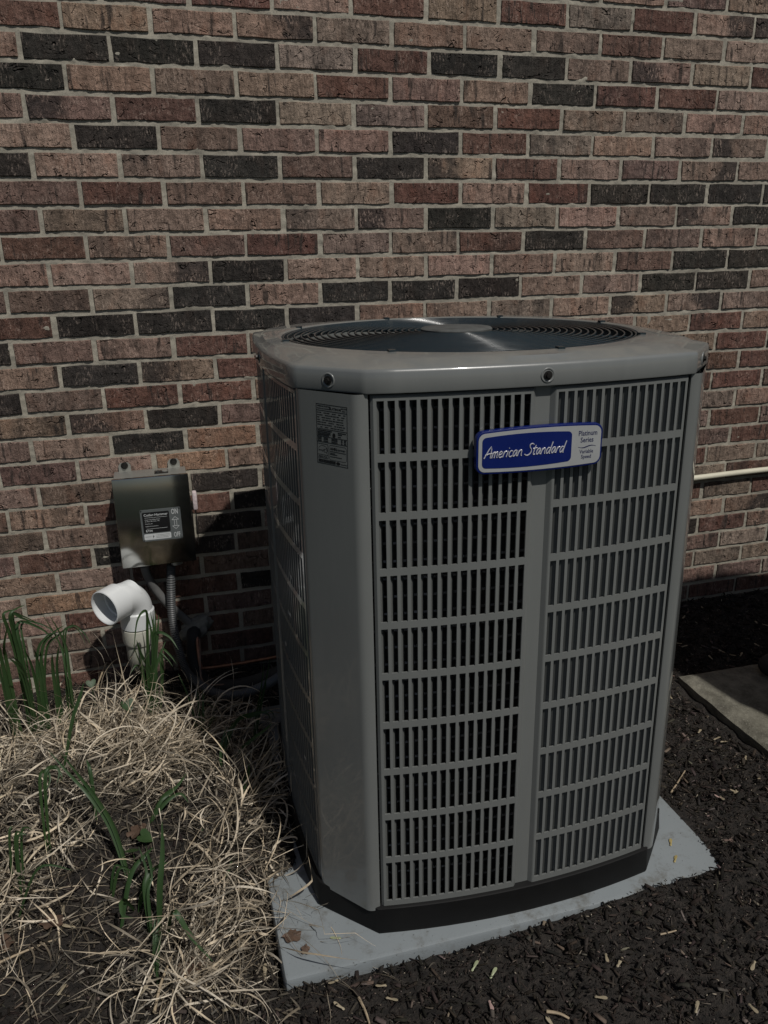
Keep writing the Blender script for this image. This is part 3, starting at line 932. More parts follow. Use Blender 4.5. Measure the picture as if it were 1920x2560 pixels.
second = empty('second_condenser', (2.385, -1.47, .040))
tag(second, 'second tall cooling unit standing just past the right edge on the slab', 'air conditioner')
def copy_tree(src, parent):
    for ch in list(src.children):
        if ch.name.split('.')[0] in ('badge', 'rating_label'): continue
        c_ = ch.copy(); COL.objects.link(c_); c_.parent = parent
        for q in ('label',):
            if q in c_: del c_[q]
        copy_tree(ch, c_)
copy_tree(AC, second)

# ------------------------------------------------------------------ disconnect switch
t = NT('brushed_steel'); c = t.coord('Object', (1, 1, 60)); 
br = t.noise(30, 3, c); sm_ = t.noise(9, 4, t.coord())
MAT['steel'] = t.out((.46, .46, .44), t.math('ADD', .09, t.math('MULTIPLY', sm_, .10)), t.bump(br, .02, .0005), Metallic=1.0)
t = NT('dull_steel'); c = t.coord()
MAT['dull'] = t.out(t.mix(t.noise(20, 4, c), (.30, .30, .27, 1), (.40, .40, .37, 1)), .5, None, Metallic=.6)
MAT['lever'] = plain('pinkish_plastic_lever', (.60, .51, .51), .5, var=.3, scale=160)
MAT['plate'] = plain('grey_name_plate', (.11, .122, .122), .45, var=.08)
sw = empty('disconnect_switch', (.1925, -.004, .562))
tag(sw, 'small stainless steel disconnect box with ON OFF plate on the wall', 'switch box')
m = MB(); m.bevbox(-.0965, .0965, -.092, .0, -.125, .125, .002); m.build('enclosure', MAT['dull'], sw, 30)
m = MB(); m.bevbox(-.1005, .1005, -.0985, -.086, -.1285, .1285, .0022)
cov = m.build('cover', MAT['steel'], sw, 30)
for x in (-.067, .066):
    pl = [(-.0165, -.03), (.0165, -.03), (.0165, .016), (.0105, .0245), (-.0105, .0245), (-.0165, .016)]
    m = MB(); m.prism([(x+a, .125+b) for a, b in pl], 0, -.0028); tb = m.build('mounting_tab', MAT['dull'], sw)
    m = MB(); m.lathe([(.0098, .0), (.0098, .002), (.0065, .0024), (.006, .0062), (.003, .0066), (.0001, .0060)], 16, (x, -.003, .1415), 'y')
    m.build('screw', MAT['blackbolt'], tb, 40)
m = MB(); m.bevbox(.012, .049, -.060, -.030, .1250, .1275, .001); lp = m.build('latch_plate', MAT['blackbolt'], sw)
for x, mt in ((.0215, 'bolt'), (.040, 'dull')):
    m = MB(); m.lathe([(.0085, .1275), (.0085, .1292), (.005, .1305), (.0001, .1308)], 18, (x, -.045, 0)); m.build('rivet', MAT[mt], lp, 40)
# lever and its bracket on the right side
m = MB(); m.bevbox(.1025, .1125, -.088, -.032, .020, .030, .001); m.box(.0968, .1035, -.085, -.035, -.085, .040)
hb = m.build('lever_bracket', MAT['blackbolt'], sw)
m = MB(); m.bevbox(.106, .1190, -.094, -.068, .020, .072, .0045); m.build('lever', MAT['lever'], hb, 40)
m = MB(); m.tube([(.112, -.080, .022), (.113, -.080, -.03), (.1115, -.078, -.088)], .0016, 6); m.build('lever_rod', MAT['bolt'], hb, 40)
# name plate
m = MB(); m.prism(rrect(-.0505, .0575, -.046, .046, .003), -.0985, -.0995); pl = m.build('name_plate', MAT['plate'], cov)
pl.location = (.013, 0, -.0095)
m = MB(); m.prism(rrect(-.0455, .0265, -.0215, .0385, .0035), -.0994, -.0998); m.build('black_field', MAT['print'], pl)
m = MB(); m.prism(rrect(-.0455, .0265, -.0415, -.0245, .003), -.0994, -.0998); m.build('white_field', MAT['pale'], pl)
m = MB(); y = -.0998
put_text(m, 'Cutler-Hammer', -.0415, .0275, y, .0096, sx=1.02, bold=.01)
m.box(-.0395, .0205, y-.0002, y, .0225, .0231)
put_text(m, 'Heavy Duty Safety Switch', -.0395, .0160, y, .0039); put_text(m, '30 Amp. 240 Volts. 3 Ph.', -.0395, .0110, y, .0039)
put_text(m, 'Enclosure 3R', -.0395, .0040, y, .0036); put_text(m, 'Suitable Service Entrance', -.0395, -.0030, y, .0034)
m.box(-.0375, .0185, y-.0002, y, -.0098, -.0092)
put_text(m, 'E.T.N', -.0395, -.0180, y, .0075, bold=.03)
y = -.0995
put_text(m, 'ON', .0415, .0275, y, .0215, align='CENTER', sx=.55, bold=.012)
put_text(m, 'OFF', .0425, -.0400, y, .0200, align='CENTER', sx=.50, bold=.012)
for a, b in (((.0325, .0105), (.0415, .0195)), ((.0415, .0195), (.0505, .0105)), ((.0325, .0105), (.0505, .0105)), ((.0385, .0105), (.0385, -.0075)), ((.0445, .0105), (.0445, -.0075)),
             ((.0325, -.0075), (.0505, -.0075)), ((.0325, -.0075), (.0415, -.0165)), ((.0415, -.0165), (.0505, -.0075))):
    m.tube([(a[0], y, a[1]), (b[0], y, b[1])], .0007, 4)
m.build('pale_lettering', MAT['pale'], pl)
m = MB(); y = -.0998
for z, x0, x1 in ((-.0325, -.043, -.027), (-.0290, -.014, .023), (-.0330, -.014, .023), (-.0370, -.014, .019)): m.box(x0, x1, y-.0002, y, z-.0003, z+.0003)
m.prism([(-.0205, -.0275), (-.0235, -.0335), (-.0210, -.0330), (-.0235, -.0390), (-.0185, -.0320), (-.0208, -.0325)], y, y-.0003)
m.build('dark_print', MAT['print'], pl)
for x, z in ((-.0475, .043), (.0545, .043), (-.0475, -.043), (.0545, -.043)):
    m = MB(); m.lathe([(.0019, 0), (.0019, .0008), (.0001, .001)], 10, (x, -.0995, z), 'y'); m.build('rivet', MAT['blackbolt'], pl)
m = MB(); m.lathe([(.019, -.127), (.019, -.137), (.0150, -.140), (.0150, -.150), (.0001, -.150)], 20, (.045, -.050, 0)); m.build('conduit_hub', MAT['dull'], sw, 40)

# ------------------------------------------------------------------ conduits and lines
def B(x, y): return (x/2.304, 1240+y/2.304)
def spline(pts, n):
    P = [Vector(p) for p in pts]; out = []
    for i in range(len(P)-1):
        p0, p1, p2, p3 = P[max(i-1, 0)], P[i], P[i+1], P[min(i+2, len(P)-1)]
        for k in range(n):
            t_ = k/n
            out.append(.5*(2*p1+(p2-p0)*t_+(2*p0-5*p1+4*p2-p3)*t_*t_+(3*p1-p0-3*p2+p3)*t_**3))
    out.append(P[-1]); return out
MAT['greypvc'] = plain('grey_conduit', (.13, .13, .128), .55, var=.15, bump=.1)
MAT['flex'] = plain('grey_flexible_conduit', (.075, .078, .080), .5, var=.15, bump=.1)
MAT['foam'] = plain('grey_duct_sealant', (.17, .17, .155), .85, var=.3, scale=50, bump=.6)
MAT['copper'] = plain('weathered_copper', (.25, .125, .085), .38, .75, var=.35, scale=60)
MAT['insul'] = plain('black_foam_insulation', (.013, .014, .016), .75, bump=.4)
path = [on_y(*B(x, y), Y) for x, y, Y in ((985, 395, -.055), (985, 560, -.056), (995, 720, -.062), (1032, 890, -.085), (1085, 1020, -.125), (1180, 1105, -.19), (1300, 1145, -.26), (1440, 1125, -.33), (1560, 1072, -.40), (1640, 1020, -.45))]
sp = spline(path, 40); N = len(sp)
m = MB(); m.tube(sp, .011, 12, True, [.0118+.0016*math.sin(i*math.pi/1.5) for i in range(N)])
o = m.build('flexible_conduit', MAT['flex'], None, 70); tag(o, 'grey ribbed flexible conduit looping from the switch box to the cooling unit', 'conduit')
m = MB(); m.tube(spline([on_y(*B(x, y), Y) for x, y, Y in ((832, 400, -.05), (850, 460, -.045), (900, 545, -.036), (985, 640, -.028), (1110, 745, -.022))], 10), .0125, 12)
o = m.build('rigid_conduit', MAT['greypvc'], None, 60); tag(o, 'smooth grey conduit slanting from the switch box into a wall hole', 'conduit')
# sealant lump round the line hole
bm = bmesh.new(); bmesh.ops.create_icosphere(bm, subdivisions=4, radius=1)
for v in bm.verts:
    n = v.co.copy()
    q = 1+.22*float(vnoise(np.array(n.x*2.1+n.y*3), np.array(n.z*2.6+n.y), 21))+.10*float(vnoise(np.array(n.x*6+n.y*5), np.array(n.z*6.5), 22))
    v.co = Vector((n.x*.050*q, n.y*.024*q, n.z*.036*q))
    if n.z < 0: v.co.x *= 1+.15*n.z
me = bpy.data.meshes.new('sealant'); bm.to_mesh(me); bm.free(); smooth(me)
o = link('pipe_sealant', me, None, MAT['foam']); p = on_y(*B(1125, 762), -.022); o.location = p
o.rotation_euler = (0, math.radians(-24), 0)
tag(o, 'lumpy grey sealant where the pipes leave the brick wall', 'sealant')
m = MB(); m.tube(spline([on_y(*B(x, y), Y) for x, y, Y in ((1120, 770, -.02), (1115, 810, -.055), (1120, 930, -.07), (1150, 1040, -.10), (1230, 1095, -.16), (1400, 1090, -.26), (1590, 1030, -.38), (1660, 990, -.43))], 12), .021, 14)
o = m.build('insulated_pipe', MAT['insul'], None, 60); tag(o, 'thick black foam insulated pipe running along the soil to the unit', 'pipe')
m = MB(); m.tube(spline([on_y(*B(x, y), Y) for x, y, Y in ((1128, 752, -.02), (1133, 780, -.052), (1138, 860, -.085), (1150, 955, -.115), (1158, 980, -.12), (1182, 992, -.125), (1350, 970, -.17), (1560, 933, -.25), (1680, 905, -.30))], 12), .0052, 10)
o = m.build('copper_pipe', MAT['copper'], None, 60); tag(o, 'bare copper pipe bending from the wall toward the cooling unit', 'pipe')
m = MB(); m.tube(spline([on_y(*B(x, y), Y) for x, y, Y in ((1140, 756, -.02), (1147, 790, -.05), (1152, 900, -.10), (1158, 1040, -.155), (1195, 1084, -.18), (1300, 1085, -.22), (1440, 1062, -.28), (1590, 1030, -.34), (1660, 1005, -.38))], 12), .0028, 8)
MAT['wire'] = plain('dull_copper_wire', (.16, .105, .08), .5, .3, var=.3)
o = m.build('thin_line', MAT['wire'], None, 60); tag(o, 'thin dull copper line beneath the bare copper pipe', 'pipe')
m = MB(); m.tube(spline([(2.40, -.66, .07), (2.1, -.62, .062), (1.945, -.585, .058), (1.912, -.55, .057), (1.95, -.515, .057), (2.1, -.49, .057), (2.5, -.42, .057)], 12), .021, 14)
o = m.build('insulated_pipe', MAT['insul'], None, 60); tag(o, 'black insulated pipe bend at the right edge above the concrete slab', 'pipe')
# cream pipe along the wall on the right
MAT['cream'] = plain('cream_pvc', (.66, .63, .50), .4, var=.06, scale=14)
m = MB(); m.tube(spline([(1.05, -.022, .494), (1.6, -.024, .494), (1.98, -.020, .4955), (2.15, -.019, .498), (2.32, -.019, .4990), (2.8, -.02, .499), (4.2, -.02, .498)], 10), .0098, 14)
o = m.build('wall_pipe', MAT['cream'], None, 60); tag(o, 'cream plastic pipe running level along the wall at right', 'pipe')

# ------------------------------------------------------------------ white vent pipe
MAT['pvc'] = plain('white_pvc', (.70, .72, .72), .33, var=.05, scale=12)
MAT['pvc2'] = plain('ivory_pvc', (.58, .57, .49), .4, var=.08, scale=14)
MAT['pvc3'] = plain('grey_beige_pvc', (.36, .36, .30), .5, var=.25, scale=18)  # greyer and more mottled than the ivory fitting above
vent = empty('vent_pipe', (.117, -.130, .0))
tag(vent, 'white plastic vent pipe with elbow opening toward the lawn', 'vent pipe')
d = Vector((-.70, -.71, -.06)).normalized(); up = Vector((0, 0, 1))
Rb = .056; zb = .318
cen = Vector((0, 0, zb))+d*Rb
bend = [cen-d*Rb*math.cos(a)+up*Rb*math.sin(a) for a in np.linspace(0, math.pi/2, 14)]
m = MB(); m.tube([Vector((0, 0, zb-.006))]+bend+[bend[-1]+d*.006], .0435, 28, False)
m.build('elbow', MAT['pvc'], vent, 60)
def socket(name, p, ax, prof, mat):
    mm = MB(); mm.lathe(prof, 36)
    o_ = mm.build(name, MAT[mat], vent, 40)
    o_.matrix_local = Matrix.Translation(p) @ Vector(ax).to_track_quat('Z', 'Y').to_matrix().to_4x4()
    return o_
socket('mouth', bend[-1], d, [(.0432, -.003), (.0495, .001), (.0498, .052), (.0475, .0535), (.0452, .052), (.0445, .012), (.0405, .010), (.0395, -.03), (.038, -.05)], 'pvc')
m = MB(); m.lathe([(.0392, -.03), (.0, -.034)], 24)
dk = m.build('bore_shade_disc', MAT['dark'], vent); dk.matrix_local = Matrix.Translation(bend[7]) @ (bend[8]-bend[6]).to_track_quat('Z', 'Y').to_matrix().to_4x4()  # near-black disc across the bore, painting in the shade inside the elbow
socket('collar', (0, 0, zb), (0, 0, -1), [(.0430, -.004), (.0475, .001), (.0475, .045), (.0455, .047), (.0435, .047)], 'pvc')
socket('collar', (0, 0, zb-.0495), (0, 0, -1), [(.0415, .0), (.0472, .001), (.0470, .040), (.0445, .047), (.040, .047)], 'pvc2')
b2 = [Vector((0, 0, zb-.09)), Vector((0, 0, zb-.115))]
c2 = Vector((0, .055, zb-.125))
b2 += [c2+Vector((0, -.055*math.cos(a), -.055*math.sin(a))) for a in np.linspace(0, math.pi/2, 12)]+[Vector((0, .16, zb-.18))]
m = MB(); m.tube(b2, .0405, 28, False); m.build('lower_pipe', MAT['pvc3'], vent, 60)

# ------------------------------------------------------------------ mulch chips
def in_poly_mask(x, y):
    lft = sstep(-1.02, -.90, y)*.075
    rag = .022*vnoise(x/.05, y/.05, 31)+.014*vnoise(x/.02, y/.02, 32)
    pad = (x > .345+lft+rag*.6) & (x < 1.288-.014*sstep(-1.0, -1.16, y)+rag) & (y > -1.190+np.abs(rag)*.5*sstep(.9, 1.2, x)) & (y < -.26)
    sl = (x > 1.645) & (y > -1.88) & (y < -.47)
    return pad | sl
def chips(name, n, xr, yr, lmin, lmax, dens=None, colf=None, zoff=.002, seed=1, tilt=.45):
    g = np.random.default_rng(seed)
    x = g.uniform(*xr, n); y = g.uniform(*yr, n)
    k = ~in_poly_mask(x, y)
    if dens is not None: k &= g.random(n) < dens(x, y)
    x, y = x[k], y[k]; n = len(x)
    L = lmin+(lmax-lmin)*g.random(n)**2.8; W = L*g.uniform(.10, .38, n); W = np.clip(W, .0018, .009); T = np.clip(W*g.uniform(.2, .6, n), .001, .005)
    a = g.uniform(0, 2*np.pi, n); p = g.normal(0, tilt, n); q = g.normal(0, .5, n)
    ex = np.stack([np.cos(a)*np.cos(p), np.sin(a)*np.cos(p), np.sin(p)], 1)
    s0 = np.stack([-np.sin(a), np.cos(a), np.zeros(n)], 1); u0 = np.cross(ex, s0)
    ey = s0*np.cos(q)[:, None]+u0*np.sin(q)[:, None]; ez = np.cross(ex, ey)
    c_ = np.stack([x, y, ground_z(x, y)+zoff+g.uniform(-.003, .007, n)], 1)
    V = np.zeros((n, 8, 3))
    i = 0
    for sz in (-1, 1):
        for sy in (-1, 1):
            for sx in (-1, 1):
                jl = g.uniform(.55, 1.05, n) if sx*sy > 0 else g.uniform(.8, 1.1, n)
                jw = g.uniform(.5, 1.1, n)
                V[:, i] = c_+ex*(sx*L/2*jl)[:, None]+ey*(sy*W/2*jw)[:, None]+ez*(sz*T/2)[:, None]; i += 1
    fb = np.array([(0, 2, 3, 1), (4, 5, 7, 6), (0, 1, 5, 4), (2, 6, 7, 3), (0, 4, 6, 2), (1, 3, 7, 5)])
    Fq = (np.arange(n)[:, None, None]*8+fb[None]).reshape(-1, 4)
    col = colf(g, n, x, y)
    return np_mesh(name, V.reshape(-1, 3), Fq, np.repeat(col, 8, 0))
def mulch_col(g, n, x, y):
    k = g.random(n); v = np.where(k < .55, g.uniform(.008, .022, n), np.where(k < .93, g.uniform(.022, .052, n), g.uniform(.052, .16, n)))
    return np.stack([v*g.uniform(1.05, 1.35, n), v*g.uniform(.92, 1.04, n), v*g.uniform(.72, .92, n), np.ones(n)], 1)
def crumb_col(g, n, x, y):
    c_ = mulch_col(g, n, x, y); k = g.random(n) < .045
    v = g.uniform(.12, .38, n); c_[k, 0] = v[k]; c_[k, 1] = v[k]*.86; c_[k, 2] = v[k]*.66
    return c_
def not_mound(x, y):
    return 1-.75*np.exp(-(((x+.05)/.42)**2+((y+.66)/.4)**2)*1.0)
me = chips('mulch_chips', 60000, (-.55, 2.35), (-1.6, -.005), .004, .028, not_mound, mulch_col, seed=2)
tag(link('mulch_chips', me, None, MAT['chips']), 'dark shredded bark mulch covering the bed', 'mulch', kind='stuff')
me = chips('mulch_crumbs', 36000, (-.5, 2.2), (-1.5, -.005), .003, .011, None, crumb_col, seed=3, tilt=.8)
tag(link('mulch_crumbs', me, None, MAT['chips']), 'fine dark crumbs between the bark mulch', 'mulch', kind='stuff')

# ------------------------------------------------------------------ dry grass thatch
def ribbons(name, P, W, col, side):
    """P (n,s,3) spines, W (n,s) half widths, side (n,s,3)"""
    n, s, _ = P.shape
    V = np.stack([P-side*W[..., None], P+side*W[..., None]], 2).reshape(-1, 3)
    base_ = (np.arange(n)*s*2)[:, None]+np.arange(s-1)[None]*2
    Fq = np.stack([base_, base_+1, base_+3, base_+2], -1).reshape(-1, 4)
    return np_mesh(name, V, Fq, np.repeat(col, s*2, 0))
def grow(n, roots, az, el, L, W, curl, grav, seed, s=12, twist=1.0):
    g = np.random.default_rng(seed)
    P = np.zeros((n, s, 3)); D = np.stack([np.cos(az)*np.cos(el), np.sin(az)*np.cos(el), np.sin(el)], 1)
    P[:, 0] = roots
    dl = L/(s-1)
    side = np.zeros((n, s, 3))
    cz = g.normal(0, 1, n)*curl; cp = g.normal(0, .6, n)*curl
    roll = g.uniform(-1.3, 1.3, n); dr = g.normal(0, .22*twist, n)
    for i in range(s):
        h = np.stack([-D[:, 1], D[:, 0], np.zeros(n)], 1); h /= np.linalg.norm(h, axis=1, keepdims=True)+1e-6
        b = np.cross(D, h)
        rr = roll+dr*i
        side[:, i] = h*np.cos(rr)[:, None]+b*np.sin(rr)[:, None]
        if i == s-1: break
        P[:, i+1] = P[:, i]+D*dl[:, None]
        gz = ground_z(P[:, i+1, 0], P[:, i+1, 1], False)+.004
        low = P[:, i+1, 2] < gz
        P[low, i+1, 2] = gz[low]+g.uniform(0, .004, low.sum())
        # turn
        a = cz*dl/.02*.16+g.normal(0, .05, n)
        ca, sa = np.cos(a), np.sin(a)
        D = np.stack([D[:, 0]*ca-D[:, 1]*sa, D[:, 0]*sa+D[:, 1]*ca, D[:, 2]], 1)
        D[:, 2] += -grav*dl/.02*.12+cp*.06
        D[low, 2] = np.maximum(D[low, 2], .02)
        D /= np.linalg.norm(D, axis=1, keepdims=True)
    P[..., 0] = np.where(P[..., 1] > -1.14, np.minimum(P[..., 0], np.where(P[..., 2] > .06, .436, .6)), P[..., 0])
    P[..., 1] = np.minimum(P[..., 1], -.012)
    tap = np.clip(np.linspace(1.0, .0, s)[None]*2.2, 0.12, 1)
    return P, W[:, None]*tap, side
CL = [(-.02, -.50, .22, .15, 1.0), (.20, -.62, .17, .17, 1.1), (.33, -.80, .09, .17, 1.1), (-.24, -.62, .17, .20, .9), (.17, -1.02, .08, .07, .5), (.06, -.80, .16, .12, .35), (.06, -.42, .20, .06, .8), (-.16, -.92, .14, .10, .16)]
NCR = 64
_g = np.random.default_rng(41)
_w = np.array([c_[4] for c_ in CL]); _w /= _w.sum()
_A = np.array(CL)[_g.choice(len(CL), NCR, p=_w)]
CROWN = np.stack([_A[:, 0]+_g.normal(0, 1, NCR)*_A[:, 2]*.8, np.minimum(_A[:, 1]+_g.normal(0, 1, NCR)*_A[:, 3]*.8, -.06)], 1)
CAZ = np.arctan2(CROWN[:, 1]+.62, CROWN[:, 0]+.02)+_g.normal(0, .7, NCR)
CWT = _g.uniform(.3, 1.6, NCR); CWT /= CWT.sum()
def straw_roots(g, n, spread=.026):
    k = g.choice(NCR, n, p=CWT)
    dx, dy = g.normal(0, spread, n), g.normal(0, spread, n)
    x = CROWN[k, 0]+dx; y = np.minimum(CROWN[k, 1]+dy, -.03)
    x = np.where((y > -1.18) & (x > .40), .40-g.random(n)*.1, x)
    az = np.where(g.random(n) < .65, CAZ[k]+g.normal(0, .65, n), g.uniform(0, 6.28, n))
    return x, y, az
def straw_col(g, n, lo=.3, hi=.62):
    v = g.uniform(lo, hi, n); w = g.random(n)
    return np.stack([v, v*(.82+.07*w), v*(.58+.14*w), np.ones(n)], 1)
g = np.random.default_rng(11)
n = 2500
x, y, az = straw_roots(g, n)
roots = np.stack([x, y, ground_z(x, y)+.0], 1)
P, W, S = grow(n, roots, az, g.uniform(.15, 1.15, n), g.uniform(.10, .40, n)*g.uniform(.55, 1.1, n), .0005+.0018*g.random(n)**1.5, np.where(g.random(n) < .55, .8, 2.3), 1.25, 12, 20, 1.2)
meA = ribbons('dry_grass', P, W, straw_col(g, n, .15, .80), S)
tag(link('dry_grass', meA, None, MAT['straw']), 'pale tan tangle of dry dead grass left of the cooling unit', 'dry grass', kind='stuff')
n = 5600
x, y, az = straw_roots(g, n, .13); az = g.uniform(0, 6.28, n)
roots = np.stack([x, y, ground_z(x, y)+g.uniform(0, .012, n)], 1)
P, W, S = grow(n, roots, az, g.uniform(-.2, .6, n), g.uniform(.02, .085, n), g.uniform(.0006, .0020, n), 2.0, .6, 13, 6)
vv = straw_col(g, n, .025, .20)
meB = ribbons('thatch_litter', P, W, vv, S)
tag(link('thatch_litter', meB, None, MAT['straw']), 'brown broken thatch litter beneath the dry grass', 'thatch', kind='stuff')

# ------------------------------------------------------------------ green leaf tufts
def leaf_material():
    t = NT('green_blade'); oi = t.n('ObjectInfo'); c = t.coord()
    col = t.mix(t.noise(14, 3, c), (.022, .052, .016, 1), (.060, .110, .036, 1))
    col = t.mix(t.math('MULTIPLY', oi.outputs['Random'], .6), col, (.03, .07, .024, 1))
    tr = t.n('BsdfTranslucent'); mx = t.n('MixShader'); mx.inputs[0].default_value = .22
    t.l(t.mix(1.0, col, (1.3, 1.5, .6, 1), 'MULTIPLY'), tr.inputs[0])
    m_ = t.out(col, .5, t.bump(t.noise(90, 2, t.coord('Object', (1, 1, .1))), .2, .001))
    t.l(t.b.outputs[0], mx.inputs[1]); t.l(tr.outputs[0], mx.inputs[2]); t.l(mx.outputs[0], t.t.nodes['Material Output'].inputs[0])
    return m_
MAT['green'] = leaf_material()
def Z5(x, y): return (x/2.087, 1500+y/2.087)
def blade(parent, pts, w, face=None):
    """pts: world points root..tip; folded strap leaf with a raised keel"""
    sp_ = spline(pts, 6); n_ = len(sp_)
    o0 = Vector(parent.location)
    vs = []
    view = Vector(face) if face else Vector((random.uniform(-.6, .6), -1, random.uniform(.1, .7)))
    for i, p in enumerate(sp_):
        t_ = i/(n_-1)
        tg = (sp_[min(i+1, n_-1)]-sp_[max(i-1, 0)]).normalized()
        sd = tg.cross(view); sd = sd.normalized() if sd.length > 1e-4 else Vector((1, 0, 0))
        nn = sd.cross(tg).normalized()
        ww = w*(.55+.45*min(1, t_*4))*max(.04, (1-t_**3.2))
        q = p-o0
        vs += [q-sd*ww+nn*ww*.28, q-nn*ww*.12, q+sd*ww+nn*ww*.28]
    m_ = MB(); m_.add(vs, [(3*i+k, 3*i+k+1, 3*i+k+4, 3*i+k+3) for i in range(n_-1) for k in (0, 1)])
    me_ = bpy.data.meshes.new('blade'); me_.from_pydata(m_.v, [], m_.f); smooth(me_)
    return link('blade', me_, parent, MAT['green'])
def tuft(label, root, blades, group='green leaf tufts'):
    """root: zoom pixel and depth Y of the base; blades: list of (width, [(px,py,Y)...])"""
    r0 = on_y(*Z5(root[0], root[1]), root[2])
    zg = float(ground_z(r0[0], r0[1]))
    e = empty('grass_tuft', (r0[0], r0[1], zg))
    tag(e, label, 'grass tuft', group)
    for w, pl_ in blades:
        pts = [on_y(*Z5(a, b), Y) for a, b, Y in pl_]
        pts[0] = np.array([pts[0][0], pts[0][1], float(ground_z(pts[0][0], pts[0][1]))-.005]) if len(pts[0]) else pts[0]
        blade(e, pts, w*.62)
        for _ in range(rbl.choice((0, 1, 1, 2))):                      # a slimmer sister leaf from the same crown
            dx_, dy_ = rbl.uniform(-.022, .022), rbl.uniform(-.02, .015)
            q = [np.array(p_)+np.array([dx_*(.25+1.1*i/len(pts)), dy_, rbl.uniform(-.02, .008)*i/len(pts)]) for i, p_ in enumerate(pts)]
            q[0][2] = float(ground_z(q[0][0], q[0][1]))-.005
            blade(e, q, w*rbl.uniform(.36, .62))
    return e
YA = -.33
rbl = random.Random(77)
tuft('green strap leaf tuft at the left edge against the brick wall', (110, 480, YA), [
    (.0075, [(40, 470, YA), (15, 350, YA-.02), (-5, 225, YA-.04)]), (.0075, [(70, 470, YA), (35, 330, YA), (20, 240, YA-.03), (45, 110, YA-.06)]),
    (.008, [(125, 490, YA), (105, 300, YA+.02), (62, 80, YA+.03), (110, 92, YA), (205, 128, YA-.05)]), (.0085, [(130, 490, YA-.02), (110, 330, YA-.03), (70, 160, YA-.04), (55, 70, YA-.05), (130, 25, YA-.02)]),
    (.007, [(150, 480, YA), (120, 300, YA), (95, 120, YA+.02), (215, 150, YA+.02), (300, 225, YA)]), (.0075, [(160, 500, YA-.03), (120, 400, YA-.05), (45, 300, YA-.08)]),
    (.0075, [(215, 480, YA), (205, 360, YA), (178, 255, YA-.02)]), (.006, [(180, 490, YA), (215, 300, YA), (270, 180, YA), (340, 130, YA)])])
tuft('upright green leaves right of the leftmost tuft by the wall', (300, 480, YA), [
    (.008, [(285, 480, YA), (280, 390, YA), (272, 280, YA-.02)]), (.0078, [(305, 490, YA), (300, 380, YA), (310, 230, YA-.02)]),
    (.0068, [(375, 530, YA-.03), (362, 380, YA-.02), (340, 230, YA), (258, 78, YA)]), (.0035, [(330, 470, YA), (340, 220, YA), (380, 135, YA), (440, 175, YA-.02), (478, 240, YA-.05)]),
    (.0065, [(315, 790, YA-.22), (375, 640, YA-.2), (410, 520, YA-.19), (440, 425, YA-.18)])])
YB = -.24
tuft('green strap leaf tuft growing in front of the white vent pipe', (800, 500, YB), [
    (.0075, [(790, 520, YB), (775, 380, YB), (768, 200, YB-.01), (762, 60, YB-.03), (715, 110, YB-.06), (698, 280, YB-.07)]), (.008, [(805, 520, YB), (800, 380, YB), (795, 200, YB), (765, 55, YB+.01)]),
    (.0075, [(815, 520, YB), (812, 330, YB), (822, 180, YB), (828, 75, YB+.01)]), (.0075, [(800, 500, YB-.02), (790, 380, YB-.03), (740, 290, YB-.04), (712, 208, YB-.05)]),
    (.008, [(810, 500, YB), (800, 300, YB), (810, 175, YB), (880, 190, YB-.02), (932, 262, YB-.05)]), (.006, [(735, 480, YB-.03), (745, 400, YB-.03), (715, 340, YB-.05), (680, 385, YB-.07)]),
    (.0065, [(790, 520, YB-.03), (800, 430, YB-.03), (830, 300, YB-.02), (870, 200, YB)]), (.006, [(830, 520, YB), (850, 380, YB), (845, 260, YB), (890, 290, YB-.02), (925, 340, YB-.04)]),
    (.0065, [(780, 490, YB-.04), (770, 380, YB-.05), (765, 240, YB-.06)])])
YC = -.80
tuft('large green strap leaf tuft rising from the middle of the dry grass', (800, 1650, -.98), [
    (.0095, [(820, 1680, -1.0), (835, 1500, -.99), (848, 1320, -.97), (845, 1150, -.95)]), (.0085, [(672, 1400, -.88), (600, 1200, -.83), (500, 1030, -.80), (400, 900, -.76), (310, 788, -.72)]),
    (.0078, [(605, 1570, -.97), (680, 1440, -.94), (760, 1330, -.92), (800, 1290, -.9)]), (.0085, [(845, 1540, -1.0), (900, 1620, -1.06), (1000, 1760, -1.09), (1112, 1888, -1.11)]),
    (.007, [(690, 1500, -.93), (640, 1560, -.98), (640, 1640, -1.02), (700, 1660, -1.03)]), (.0065, [(780, 1640, -1.0), (770, 1500, -.97), (790, 1400, -.95), (760, 1280, -.93)]),
    (.006, [(800, 1900, -1.08), (815, 1780, -1.05), (830, 1660, -1.02)]), (.0065, [(700, 1480, -.94), (760, 1440, -.94), (850, 1380, -.92)])])
tuft('small green leaves bending over the middle of the dry mound', (890, 1050, -.70), [
    (.0085, [(780, 1100, -.74), (850, 1030, -.73), (920, 975, -.71), (975, 900, -.68)]), (.007, [(760, 1110, -.75), (860, 1060, -.74), (940, 1010, -.73), (985, 1060, -.74)]),
    (.006, [(480, 1000, -.72), (470, 900, -.70), (450, 830, -.68)])])
YD = -.36
tuft('slim green leaves in the shade beside the conduit loop', (1050, 690, YD-.1), [
    (.0055, [(1040, 690, YD-.1), (990, 530, YD-.06), (930, 385, YD)]), (.005, [(1060, 700, YD-.1), (1040, 600, YD-.08), (1030, 470, YD-.06)]), (.0045, [(1080, 700, YD-.1), (1095, 640, YD-.1), (1120, 600, YD-.1)])])
YE = -.52
